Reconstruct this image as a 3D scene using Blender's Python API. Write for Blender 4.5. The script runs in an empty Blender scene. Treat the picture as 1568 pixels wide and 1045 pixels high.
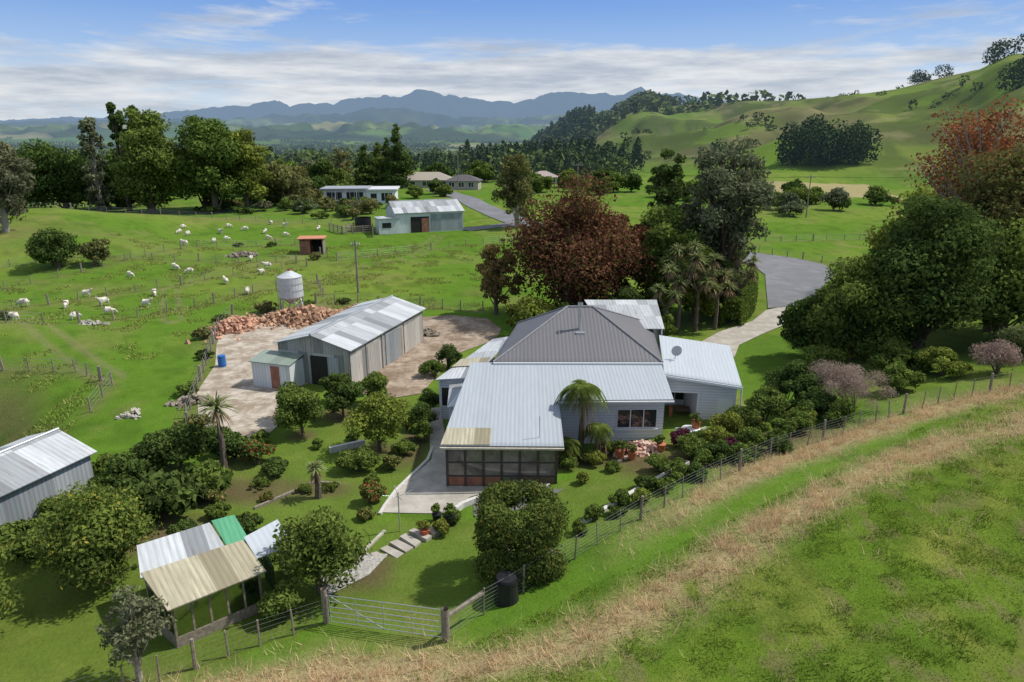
import bpy, bmesh, numpy as np, math
from mathutils import Vector
CH=17.5
COL=bpy.context.scene.collection
# ---------------------------------------------------------------- terrain
def sm(a,b,x):
    t=np.clip((x-a)/(b-a),0,1);return t*t*(3-2*t)
def hsh(i,j,s):
    v=np.sin(i*127.1+j*311.7+s*74.7)*43758.5453
    return v-np.floor(v)
def vn(x,y,s=0):
    i=np.floor(x);j=np.floor(y);fx=x-i;fy=y-j
    fx=fx*fx*(3-2*fx);fy=fy*fy*(3-2*fy)
    return (hsh(i,j,s)*(1-fx)+hsh(i+1,j,s)*fx)*(1-fy)+(hsh(i,j+1,s)*(1-fx)+hsh(i+1,j+1,s)*fx)*fy
def fbm(x,y,s=0,o=4):
    r=0;a=.5
    for k in range(o):
        r=r+a*vn(x*2**k+k*17.3,y*2**k-k*9.1,s+k*3.1);a*=.5
    return r/(1-.5**o)
def polar(x,y):
    r=np.hypot(x,y);az=np.clip(np.arctan2(x,y),-1.05,1.05)
    return r,np.tan(az),r*np.cos(az)
def hillw(ta,yy):
    R=np.interp(ta,[0,.14,.183,.3,.467,.71,1.2],[1700,1500,1300,1050,750,480,400])
    F=np.interp(ta,[0,.14,.3,.5,.71,1.2],[900,420,330,260,220,200])
    return R,F
def seg_d(x,y,P):
    d=np.full(np.shape(x),1e9)
    for (x0,y0),(x1,y1) in zip(P[:-1],P[1:]):
        dx,dy=x1-x0,y1-y0;t=np.clip(((x-x0)*dx+(y-y0)*dy)/(dx*dx+dy*dy),0,1)
        d=np.minimum(d,np.hypot(x-x0-t*dx,y-y0-t*dy))
    return d
GULLY=[(-62,45),(-48,46),(-40,43.5),(-35,38),(-36,30)]
def H(x,y):
    x=np.asarray(x,float);y=np.asarray(y,float)
    r,ta,yy=polar(x,y)
    z=-42*sm(260,1500,yy)
    z=z+(fbm(x/70,y/70,1)-.5)*3*sm(75,160,r)
    z=z+(fbm(x/600,y/600,5)-.5)*40*sm(500,2500,r)
    z=z+(fbm(x/11,y/11,15,3)-.5)*.9*sm(-27,-36,x)*sm(30,40,y)
    z=z+4.2*np.exp(-((x+88)**2/700+(y-122)**2/420))+2.2*np.exp(-((x+66)**2/300+(y-100)**2/160))
    z=z-4.4*np.exp(-(seg_d(x,y,GULLY)/4.8)**2)+1.6*np.exp(-((x+48)**2/90+(y-57)**2/20))
    s=.53*(x+2)-.848*(y-17);al=.848*(x+2)+.53*(y-17)
    q=1.5+.19*s+.05*np.clip(al,-40,110)
    k=.35;z=z+k*np.logaddexp(0,np.clip(q/k,-50,200))*sm(260,150,r)
    z=z+sm(-1,2,s)*sm(90,60,r)*(fbm(x/3.5,y/3.5,71,3)-.5)*.6
    cs=np.interp(ta,[0,.0145,.06,.088,.14,.183,.216,.264,.305,.377,.467,.53,.585,.64,.675,.71,.9,1.2],
      [-.03,-.017,.0025,.0175,.0273,.042,.0345,.037,.04,.0418,.049,.057,.071,.083,.101,.104,.12,.12])
    R,F=hillw(ta,yy);crest=CH+cs*R
    t=np.clip((yy-F)/(R-F),0,1);back=1-sm(1.0,2.4,yy/R)
    w=sm(.0,.05,ta)*back*(.65*t+.35*t*t*(3-2*t))
    rg=1-2*np.abs(fbm(x/190,y/260,9,4)-.5)
    z=z*(1-w)+crest*w+((fbm(x/70,y/70,9)-.5)*14+(rg-.8)*75)*np.sin(np.pi*t)*sm(.02,.12,ta)*back*np.clip(R/1000,.5,1)
    z=z+8*np.exp(-((ta-.4)/.07)**2-((yy-350)/60)**2)
    def rid(tas,sl,D,W,s,na):
        pk=np.interp(ta,tas,sl)*D+CH
        e=np.exp(-((yy-D)/W)**2)
        rr=1-2*np.abs(fbm(x/(D*.05),y/(D*.05),s)-.5)
        return (pk-z)*e*np.where(pk>z,1,0)+e*na*(rr-.75)
    z=z+rid([-1,-.7,-.5,-.35,-.2,0,.15,.4],[.001,.003,.006,.003,.007,.002,.003,0],5000,700,3,190)
    z=z+rid([-1.5,-.71,-.53,-.4,-.32,-.25,-.2,-.15,-.08,0,.1,.2,.6],[.005,.005,.009,.010,.016,.016,.024,.023,.012,.010,.018,.012,.01],9500,1400,4,380)
    z=z+rid([-1.5,-.71,-.56,-.48,-.41,-.37,-.33,-.28,-.24,-.19,-.167,-.13,-.085,-.04,.005,.05,.087,.132,.155,.177,.195,.232,.29,.38,.71,1.5],
      [.012,.012,.019,.023,.030,.0316,.038,.034,.038,.043,.047,.0515,.046,.038,.035,.048,.0487,.047,.049,.057,.048,.047,.038,.032,.02,.02],17000,2200,6,380)
    return z
def hz(x,y): return float(H(x,y))
def inpoly(x,y,P):
    c=np.zeros(np.shape(x),bool);n=len(P);j=n-1
    for i in range(n):
        xi,yi=P[i];xj,yj=P[j]
        c^=((yi>y)!=(yj>y))&(x<(xj-xi)*(y-yi)/((yj-yi)+1e-12)+xi);j=i
    return c
# ---------------------------------------------------------------- mesh helpers
def mkmesh(name,V,F,mats,mi=None,col=None,smooth=False,uv=None):
    V=np.asarray(V,np.float32);F=np.asarray(F,np.int32);k=F.shape[1]
    me=bpy.data.meshes.new(name)
    me.vertices.add(len(V));me.vertices.foreach_set("co",V.ravel())
    me.loops.add(F.size);me.loops.foreach_set("vertex_index",F.ravel())
    me.polygons.add(len(F));me.polygons.foreach_set("loop_start",np.arange(0,F.size,k,dtype=np.int32))
    try: me.polygons.foreach_set("loop_total",np.full(len(F),k,np.int32))
    except Exception: pass
    for m in mats: me.materials.append(m)
    if mi is not None: me.polygons.foreach_set("material_index",np.asarray(mi,np.int32))
    me.polygons.foreach_set("use_smooth",np.full(len(F),smooth,bool))
    if col is not None:
        a=me.attributes.new("Col","FLOAT_COLOR","POINT")
        c=np.ones((len(V),4),np.float32);c[:,:col.shape[1]]=col
        a.data.foreach_set("color",c.ravel())
    if uv is not None:
        l=me.uv_layers.new(name="UVMap");l.data.foreach_set("uv",np.asarray(uv,np.float32).ravel())
    me.update(calc_edges=True);return me
def obj(name,me,parent=None,loc=None,rot=0,scale=None):
    o=bpy.data.objects.new(name,me);COL.objects.link(o)
    if parent: o.parent=parent
    if loc is not None:o.location=loc
    if rot:o.rotation_euler=(0,0,rot)
    if scale is not None:o.scale=scale if hasattr(scale,'__len__') else (scale,)*3
    return o
def empty(name,loc=(0,0,0),rot=0):
    o=bpy.data.objects.new(name,None);COL.objects.link(o);o.location=loc;o.rotation_euler=(0,0,rot);o.empty_display_size=.2;return o
# ---------------------------------------------------------------- materials
def mat(name):
    m=bpy.data.materials.new(name);m.use_nodes=True;nt=m.node_tree;nt.nodes.clear();return m,nt
def N(nt,t,**k):
    n=nt.nodes.new(t)
    for a,b in k.items(): setattr(n,a,b)
    return n
def painted_haze(nt,sh,strength=1.0):  # aerial perspective painted in: bluish glow mixed over surfaces by distance from origin
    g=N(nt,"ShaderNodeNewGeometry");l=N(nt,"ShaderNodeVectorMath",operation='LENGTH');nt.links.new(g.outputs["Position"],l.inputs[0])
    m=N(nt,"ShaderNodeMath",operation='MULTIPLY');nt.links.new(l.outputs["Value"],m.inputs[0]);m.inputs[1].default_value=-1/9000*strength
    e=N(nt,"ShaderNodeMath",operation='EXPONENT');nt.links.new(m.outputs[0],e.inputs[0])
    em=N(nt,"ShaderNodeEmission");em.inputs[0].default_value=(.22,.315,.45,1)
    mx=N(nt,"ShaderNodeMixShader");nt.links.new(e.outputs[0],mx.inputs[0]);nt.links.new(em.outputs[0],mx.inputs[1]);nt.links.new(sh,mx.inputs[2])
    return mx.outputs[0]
def out(nt,s):
    o=N(nt,"ShaderNodeOutputMaterial");nt.links.new(s,o.inputs[0])
def noise(nt,scale,detail=4,rough=.6,vec=None):
    n=N(nt,"ShaderNodeTexNoise");n.inputs["Scale"].default_value=scale;n.inputs["Detail"].default_value=detail;n.inputs["Roughness"].default_value=rough
    if vec is not None: nt.links.new(vec,n.inputs["Vector"])
    return n
def mapr(nt,v,a,b,c,d):
    m=N(nt,"ShaderNodeMapRange");nt.links.new(v,m.inputs[0])
    for i,q in enumerate((a,b,c,d)): m.inputs[i+1].default_value=q
    return m.outputs[0]
def mixc(nt,fac,a,b,mode='MIX'):
    m=N(nt,"ShaderNodeMix",data_type='RGBA',blend_type=mode)
    if isinstance(fac,float): m.inputs[0].default_value=fac
    else: nt.links.new(fac,m.inputs[0])
    for i,q in ((6,a),(7,b)):
        if isinstance(q,tuple): m.inputs[i].default_value=(*q,1) if len(q)==3 else q
        else: nt.links.new(q,m.inputs[i])
    return m.outputs[2]
def simple(name,c,rough=.6,metal=0,var=.25,scale=6,spec=.3,bump=0,c2=None,s2=.35):
    m,nt=mat(name);b=N(nt,"ShaderNodeBsdfPrincipled")
    g=N(nt,"ShaderNodeNewGeometry")
    n=noise(nt,scale,5,.65,g.outputs["Position"])
    f=mapr(nt,n.outputs[0],.3,.7,0,1)
    c0=tuple(q*(1-var) for q in c);c1=tuple(min(1,q*(1+var)) for q in c)
    cc=mixc(nt,f,c0,c1)
    if c2:
        n2=noise(nt,s2,7,.7,g.outputs["Position"]);cc=mixc(nt,mapr(nt,n2.outputs[0],.44,.58,0,.85),cc,c2)
    nt.links.new(cc,b.inputs["Base Color"])
    b.inputs["Roughness"].default_value=rough;b.inputs["Metallic"].default_value=metal
    b.inputs["Specular IOR Level"].default_value=spec
    if bump:
        bp=N(nt,"ShaderNodeBump");bp.inputs["Strength"].default_value=bump;bp.inputs["Distance"].default_value=.05
        nt.links.new(n.outputs[0],bp.inputs["Height"]);nt.links.new(bp.outputs[0],b.inputs["Normal"])
    out(nt,b.outputs[0]);return m
def corr(name,base,base2=None,pitch=.2,axis=0,var=.12,rust=0.,stripe=.12,rough=.5,spec=.4,metal=0.,lap=2.4,dirt=.3):
    m,nt=mat(name);b=N(nt,"ShaderNodeBsdfPrincipled")
    uv=N(nt,"ShaderNodeUVMap");sp=N(nt,"ShaderNodeSeparateXYZ");nt.links.new(uv.outputs[0],sp.inputs[0])
    U=sp.outputs[axis];Vv=sp.outputs[1-axis]
    a=N(nt,"ShaderNodeMath",operation='MULTIPLY');nt.links.new(U,a.inputs[0]);a.inputs[1].default_value=2*math.pi/pitch
    s=N(nt,"ShaderNodeMath",operation='SINE');nt.links.new(a.outputs[0],s.inputs[0])
    q=N(nt,"ShaderNodeMath",operation='DIVIDE');nt.links.new(U,q.inputs[0]);q.inputs[1].default_value=.82
    fl=N(nt,"ShaderNodeMath",operation='FLOOR');nt.links.new(q.outputs[0],fl.inputs[0])
    q2=N(nt,"ShaderNodeMath",operation='DIVIDE');nt.links.new(Vv,q2.inputs[0]);q2.inputs[1].default_value=lap
    fl2=N(nt,"ShaderNodeMath",operation='FLOOR');nt.links.new(q2.outputs[0],fl2.inputs[0])
    cb=N(nt,"ShaderNodeCombineXYZ");nt.links.new(fl.outputs[0],cb.inputs[0]);nt.links.new(fl2.outputs[0],cb.inputs[1])
    wn=N(nt,"ShaderNodeTexWhiteNoise");wn.noise_dimensions='2D';nt.links.new(cb.outputs[0],wn.inputs["Vector"])
    mp=N(nt,"ShaderNodeMapping");nt.links.new(uv.outputs[0],mp.inputs[0]);mp.inputs["Scale"].default_value=(5,.5,1) if axis==0 else (.5,5,1)
    ns=noise(nt,1.2,5,.65,mp.outputs[0])
    c=mixc(nt,wn.outputs[0],tuple(q*(1-var) for q in base),tuple(min(1,q*(1+var)) for q in (base2 or base)))
    c=mixc(nt,mapr(nt,s.outputs[0],-1,0,stripe,0),c,(0.02,.02,.02))
    c=mixc(nt,mapr(nt,ns.outputs[0],.35,.75,0,dirt),c,tuple(q*.55 for q in base))
    fr=N(nt,"ShaderNodeMath",operation='FRACT');nt.links.new(q2.outputs[0],fr.inputs[0])
    c=mixc(nt,mapr(nt,fr.outputs[0],0,.02,.3,0),c,(.05,.05,.05))
    if rust>0:
        n2=noise(nt,.9,6,.7,mp.outputs[0])
        c=mixc(nt,mapr(nt,n2.outputs[0],.62-.25*rust,.78-.15*rust,0,.85),c,(.16,.07,.03))
    nt.links.new(c,b.inputs["Base Color"]);b.inputs["Roughness"].default_value=rough;b.inputs["Specular IOR Level"].default_value=spec;b.inputs["Metallic"].default_value=metal
    bp=N(nt,"ShaderNodeBump");bp.inputs["Strength"].default_value=.18;bp.inputs["Distance"].default_value=.02
    nt.links.new(s.outputs[0],bp.inputs["Height"]);nt.links.new(bp.outputs[0],b.inputs["Normal"])
    out(nt,b.outputs[0]);return m
def leafm(name,dark,light,trans=.28,far=False,hue=None,ht=(.80,.9)):
    m,nt=mat(name);K=1.38
    dark=tuple(q*K*1.05 for q in dark);light=tuple(min(.8,q*K) for q in light)
    at=N(nt,"ShaderNodeAttribute");at.attribute_name="Col"
    sp=N(nt,"ShaderNodeSeparateColor");nt.links.new(at.outputs[0],sp.inputs[0])
    oi=N(nt,"ShaderNodeObjectInfo")
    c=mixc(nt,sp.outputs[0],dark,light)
    if hue: c=mixc(nt,mapr(nt,sp.outputs[1],ht[0],ht[1],0,1),c,hue)
    c=mixc(nt,mapr(nt,oi.outputs["Random"],0,1,0,.2),c,(light[0]*1.2,light[1]*.8,light[2]))
    d=N(nt,"ShaderNodeBsdfDiffuse");nt.links.new(c,d.inputs[0]);s=d.outputs[0]
    if trans>0 and not far:
        t=N(nt,"ShaderNodeBsdfTranslucent");nt.links.new(c,t.inputs[0])
        mx=N(nt,"ShaderNodeMixShader");mx.inputs[0].default_value=trans;nt.links.new(d.outputs[0],mx.inputs[1]);nt.links.new(t.outputs[0],mx.inputs[2]);s=mx.outputs[0]
    if far: s=painted_haze(nt,s)
    out(nt,s);return m
BARK=simple("bark",(.13,.10,.075),.9,var=.4,scale=5)
BARKP=simple("bark_pale",(.30,.27,.22),.9,var=.3,scale=5)
L_dark=leafm("leaf_dark",(.022,.042,.014),(.085,.13,.030))
L_mid=leafm("leaf_mid",(.033,.058,.015),(.135,.19,.038))
L_yel=leafm("leaf_yellowgreen",(.05,.072,.015),(.20,.235,.042))
L_grey=leafm("leaf_greygreen",(.048,.06,.034),(.155,.175,.09))
L_olive=leafm("leaf_olive",(.05,.056,.024),(.18,.185,.06))
L_beech=leafm("leaf_copper",(.04,.022,.015),(.18,.085,.045),hue=(.09,.11,.03))
L_red=leafm("leaf_red",(.09,.035,.02),(.30,.115,.05),hue=(.14,.13,.04))
L_purp=leafm("leaf_purple",(.03,.012,.02),(.12,.04,.06))
L_dead=leafm("twig_grey",(.10,.08,.065),(.34,.27,.21))
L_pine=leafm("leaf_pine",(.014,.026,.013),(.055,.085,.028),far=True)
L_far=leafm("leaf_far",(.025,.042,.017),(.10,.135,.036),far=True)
L_citrus=leafm("leaf_citrus",(.025,.046,.014),(.12,.17,.032),hue=(.38,.34,.06),ht=(.93,.97))
L_hedge=leafm("leaf_hedge",(.022,.042,.012),(.10,.14,.03),hue=(.2,.17,.04),ht=(.86,.95))
L_flower=leafm("flowers_red",(.03,.055,.015),(.13,.175,.04),hue=(.55,.04,.06),ht=(.85,.92))
L_pink=leafm("flowers_mixed",(.03,.055,.015),(.14,.18,.04),hue=(.55,.3,.18),ht=(.86,.93))
L_strap=leafm("leaf_strap",(.05,.075,.025),(.22,.25,.10))
L_skirt=leafm("leaf_skirt",(.12,.085,.05),(.26,.19,.11))
L_straw=leafm("dry_grass",(.30,.215,.11),(.60,.48,.28),.3)
L_grass=leafm("grass_blades",(.055,.105,.012),(.185,.25,.036),.25)
L_tuss=leafm("tussock",(.07,.12,.02),(.24,.26,.07),0)
def groundmat():
    m,nt=mat("ground_grass");b=N(nt,"ShaderNodeBsdfDiffuse")
    at=N(nt,"ShaderNodeAttribute");at.attribute_name="Col";g=N(nt,"ShaderNodeNewGeometry")
    n1=noise(nt,.9,6,.7,g.outputs["Position"]);n2=noise(nt,7,4,.7,g.outputs["Position"]);n3=noise(nt,.06,6,.65,g.outputs["Position"]);n4=noise(nt,.35,7,.75,g.outputs["Position"])
    c=mixc(nt,mapr(nt,n1.outputs[0],.35,.7,0,.55),at.outputs[0],(.62,.66,.58),'MULTIPLY')
    c=mixc(nt,mapr(nt,n2.outputs[0],.3,.7,0,.55),c,(.5,.56,.5),'MULTIPLY')
    c=mixc(nt,mapr(nt,n3.outputs[0],.3,.7,0,.4),c,(.62,.74,.6),'MULTIPLY')
    c=mixc(nt,mapr(nt,n4.outputs[0],.5,.66,0,.5),c,(1.35,1.08,1.4),'MULTIPLY')
    nt.links.new(c,b.inputs[0])
    bp=N(nt,"ShaderNodeBump");bp.inputs["Strength"].default_value=.6;bp.inputs["Distance"].default_value=.12
    nt.links.new(n2.outputs[0],bp.inputs["Height"]);nt.links.new(bp.outputs[0],b.inputs["Normal"])
    out(nt,painted_haze(nt,b.outputs[0]));return m
GM=groundmat()
LAWN=[(-16,33),(-14.5,37.5),(-9,44),(-6.5,44.5),(-5,38),(-4.6,34),(-6.3,30.5),(-6.3,28),(-2,28),(1,28),(2.5,31),(7,35),(9.4,31),(6,27),(2.6,24),(-2,20),(-7,21),(-8,24.5),(-13,29)]
FENCE=[(60,55),(44,45.5),(35,40),(29.9,37.3),(25.4,36.6),(20.9,34.9),(17.6,33.3),(13.1,31.4),(9.0,28.8),(5.6,26.2),(2.5,23.4),(.4,21.4),(-1.0,20.2),(-2.2,18.95)]
FENCE2=[(-6.7,20.7),(-8.8,19.7),(-11.6,18.2),(-16,16)]
DRY=[(-11,16.9),(-5,17.6),(-1,17.2),(1.6,17.6),(4.8,19.7),(8.4,22.7),(10.6,24.5),(13.4,26.2),(17.8,28.9),(22,30.6)]
FLN=[[(-62,73),(-55,86),(-48,104),(-35,110),(-27,99)],[(-25,96.5),(-15,103),(-4.7,111),(8,118)],[(-52,54),(-42,59),(-33,69),(-29.5,76),(-23.5,81),(-21,74)],[(-60,60),(-47,72),(-38,83),(-28,92)],
 [(-28,66),(-27.4,61.5),(-24,50.7),(-20.8,40.4),(-19,36.5)],[(-50,51.5),(-42,51),(-33.5,49.5),(-29,46.5),(-28,42)],[(-21,71),(-12,70),(-3,67.5)],[(34,106),(45,93),(55,86),(64,82)],[(-60,138),(-45,136),(-32,134),(-24,128)],[(36,112),(60,118),(90,140)],[(-70,84),(-58,92),(-44,95),(-30,94)],[(-100,130),(-75,134),(-60,138)]]
TRK=[[(-24,82),(-20,92),(-14,100),(-13,120)],[(-33,64),(-40,78),(-38,96),(-30,100)],[(-30,48),(-44,60),(-60,66)]]
def drymask(x,y):
    w=.65+.7*fbm(x/2.2,y/2.2,33)
    a=np.exp(-(seg_d(x,y,DRY)/w)**2)
    fx=[(px+.35,py-.6) for px,py in FENCE]
    b=np.exp(-(seg_d(x,y,fx[:-2])/(.6+.6*fbm(x/2,y/2,35)))**2)*sm(2,12,x)
    c=np.exp(-(seg_d(x,y,[(24,31),(30,33.5),(40,38)])/1.2)**2)*.7
    d=np.exp(-(seg_d(x,y,[(-12,16.8),(-6,17.8),(-2,17)])/1.0)**2)
    return np.clip(np.maximum(np.maximum(np.maximum(a,b),c),d)*sm(.2,.5,fbm(x/1.3,y/1.3,31)+.1)*1.15,0,1)
def lerp(a,b,t): return a*(1-t[...,None])+np.array(b)*t[...,None]
def gcol(x,y):
    r,ta,yy=polar(x,y)
    c=np.zeros(x.shape+(3,))+np.array([.13,.232,.026])
    n1=fbm(x/22,y/22,11);n2=fbm(x/5,y/5,12);n3=fbm(x/1.6,y/1.6,13,3)
    c=lerp(c,(.20,.265,.045),sm(.42,.66,n1)*.85);c=lerp(c,(.26,.235,.085),sm(.55,.74,n2)*.45)
    c=lerp(c,(.07,.13,.018),sm(.54,.72,n3)*.45)
    for P in FLN: c=lerp(c,(.20,.19,.07),np.exp(-(seg_d(x,y,P)/.7)**2)*.6*(r>45))
    for P in TRK: 
        dd=seg_d(x,y,P);c=lerp(c,(.27,.23,.12),(np.exp(-((dd-.8)/.3)**2))*.6)
    gd=seg_d(x,y,GULLY)
    c=lerp(c,(.22,.19,.08),np.exp(-((gd-3.8)/2.2)**2)*.75*sm(.35,.6,n2+.1));c=lerp(c,(.07,.09,.02),np.exp(-(gd/2)**2)*.7*sm(.3,.6,n3))
    c=lerp(c,(.28,.23,.10),np.exp(-((x+80)**2/300+(y-104)**2/40))*.7*sm(.35,.6,n2+.15))
    c=lerp(c,(.26,.2,.09),np.exp(-((x+68)**2/500+(y-137)**2/14))*.7)
    lw=inpoly(x,y,LAWN)*1.
    c=lerp(c,(.15,.215,.036),lw*.85);c=lerp(c,(.22,.23,.065),lw*sm(.5,.7,n2)*.5)
    lr=inpoly(x,y,[(15,37),(16,50),(18,55),(22,60),(26,58),(25,45),(20,37)])*1.;c=lerp(c,(.13,.22,.03),lr)
    bl=inpoly(x,y,[(-20,16),(-20,29),(-13,29),(-8,24),(-7,20.5),(-12,17.5)])*1.;c=lerp(c,(.14,.19,.032),bl*.8)
    for (bx,by,rx,ry) in [(-13.5,31,2.6,1.4),(-9.8,31.2,1.6,.8),(-5.8,36.5,.8,3),(8,32.5,2.4,1.6),(-16.5,27,3,1.6),(-11,41,3,1),(5,33.8,3,1),(14,34,4,1.4),(-6,24,1.2,1.4),(-12.6,37.7,.8,.7),(-7.6,35.8,.9,.8),(-10.8,40.2,.8,.7)]:
        c=lerp(c,(.16,.11,.065),np.exp(-(((x-bx)/rx)**4+((y-by)/ry)**4))*.85)
    dirt=np.exp(-(seg_d(x,y,[(-20,69),(-26,64),(-24,56)])/2.2)**2);c=lerp(c,(.26,.20,.13),dirt*sm(.3,.6,n3+.1)*.85)
    s=.53*(x+2)-.848*(y-17);fg=sm(-.5,.5,s)*(r<90)
    c=lerp(c,(.155,.235,.028),fg*.85)
    c=lerp(c,(.26,.26,.06),fg*sm(.47,.68,fbm(x/3,y/3,21))*.6)
    c=lerp(c,(.08,.14,.018),fg*sm(.5,.7,fbm(x/.8,y/.8,22,4))*.5)
    c=lerp(c,(.25,.19,.10),fg*sm(.6,.74,fbm(x/.7,y/.7,23,3))*.6)
    c=lerp(c,(.46,.36,.2),drymask(x,y)*.9)
    c=lerp(c,(.46,.36,.2),inpoly(x,y,[(66,192),(108,192),(125,245),(76,245)])*.85)
    for (cs_,lo,hi,sd) in ((150,330,2600,3),(420,2600,30000,7)):
        a=.5;X=(x*math.cos(a)-y*math.sin(a))/cs_+fbm(x/900,y/900,2)*1.5;Y=(x*math.sin(a)+y*math.cos(a))/(cs_*.7)+fbm(x/700,y/700,4)*1.5
        h=hsh(np.floor(X),np.floor(Y),sd)
        pal=np.array([[.10,.18,.03],[.15,.24,.04],[.24,.29,.07],[.08,.13,.03],[.32,.30,.13],[.12,.19,.04],[.055,.085,.03],[.2,.26,.06]])
        pc=pal[(h*7.99).astype(int)]
        e=np.minimum(np.abs(X-np.round(X))*cs_,np.abs(Y-np.round(Y))*cs_*.7)
        pc=pc*(1-.65*np.exp(-(e/(cs_*.045))**2)*(hsh(np.floor(X*2),np.floor(Y*2),5)>.3))[...,None]
        k=(sm(lo,lo+150,yy)*(yy<hi))
        c=c*(1-k[...,None])+pc*k[...,None]
    bush=sm(.52,.62,fbm(x/420,y/420,41))*sm(900,2000,yy);c=lerp(c,(.03,.05,.02),bush*.85)
    bush=sm(.44,.62,fbm(x/1200,y/1200,43))*sm(5500,8000,yy);c=lerp(c,(.03,.05,.025),bush*.8)
    c=lerp(c,(.03,.045,.035),sm(12500,14500,yy)*.85)
    R,F=hillw(ta,yy);hm=sm(.03,.1,ta)*sm(-30,60,yy-F)*(yy<R*1.6)
    hc=np.zeros(c.shape)+np.array([.15,.215,.038])
    hc=lerp(hc,(.22,.19,.09),sm(.4,.58,fbm(x/80,y/110,51))*.8);hc=lerp(hc,(.18,.26,.04),sm(.46,.6,fbm(x/150,y/150,52))*sm(.25,.5,ta)*.9)
    hc=lerp(hc,(.07,.08,.035),sm(.56,.66,fbm(x/30,y/70,53))*.6)
    hc=lerp(hc,(.34,.28,.15),sm(.58,.7,fbm(x/26,y/12,54))*.45)
    k=hm;c=c*(1-k[...,None])+hc*k[...,None]
    c=lerp(c,(.17,.27,.03),np.exp(-((ta-.4)/.08)**2-((yy-340)/60)**2)*.9)
    return np.clip(c,0.005,1)
NR,NT=640,620
rr=np.geomspace(2,26000,NR);th=np.linspace(-1.45,1.45,NT)
X=np.outer(rr,np.sin(th));Y=np.outer(rr,np.cos(th))-10
Z=H(X,Y);C3=gcol(X,Y).reshape(-1,3)
i=np.arange(NR-1)[:,None]*NT+np.arange(NT-1)[None]
obj("ground",mkmesh("ground",np.stack([X,Y,Z],-1).reshape(-1,3),np.stack([i,i+NT,i+1+NT,i+1],-1).reshape(-1,4)[:,::-1],[GM],col=C3,smooth=True))
# ---------------------------------------------------------------- foliage
def unit(a): return a/(np.linalg.norm(a,axis=-1,keepdims=True)+1e-9)
def diamonds(P,Nn,s,rng,asp=.55):
    t=unit(np.cross(Nn,rng.normal(size=P.shape)));b=np.cross(Nn,t)
    s=np.asarray(s).reshape(-1,1)
    V=np.stack([P+t*s,P+b*s*asp,P-t*s,P-b*s*asp],1).reshape(-1,3)
    F=np.arange(len(P)*4).reshape(-1,4);return V,F
def tube(pts,rads,k=6):
    pts=np.asarray(pts,float);V=[];F=[];n=len(pts)
    for i in range(n):
        d=unit(pts[min(i+1,n-1)]-pts[max(i-1,0)]);a=np.array([1,0,0]) if abs(d[0])<.8 else np.array([0,1,0])
        u=unit(np.cross(d,a));v=np.cross(d,u)
        for j in range(k):
            an=2*math.pi*j/k;V.append(pts[i]+rads[i]*(math.cos(an)*u+math.sin(an)*v))
    for i in range(n-1):
        for j in range(k):
            F.append([i*k+j,i*k+(j+1)%k,(i+1)*k+(j+1)%k,(i+1)*k+j])
    return np.array(V),np.array(F)
class Acc:
    def __init__(s): s.V=[];s.F=[];s.M=[];s.C=[];s.n=0
    def add(s,V,F,m,c=None):
        s.V.append(V);s.F.append(F+s.n);s.M.append(np.full(len(F),m));s.n+=len(V)
        if c is None:c=np.full((len(V),2),.5)
        s.C.append(c)
    def mesh(s,name,mats,smooth=False):
        return mkmesh(name,np.concatenate(s.V),np.concatenate(s.F),mats,np.concatenate(s.M),np.concatenate(s.C),smooth)
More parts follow.
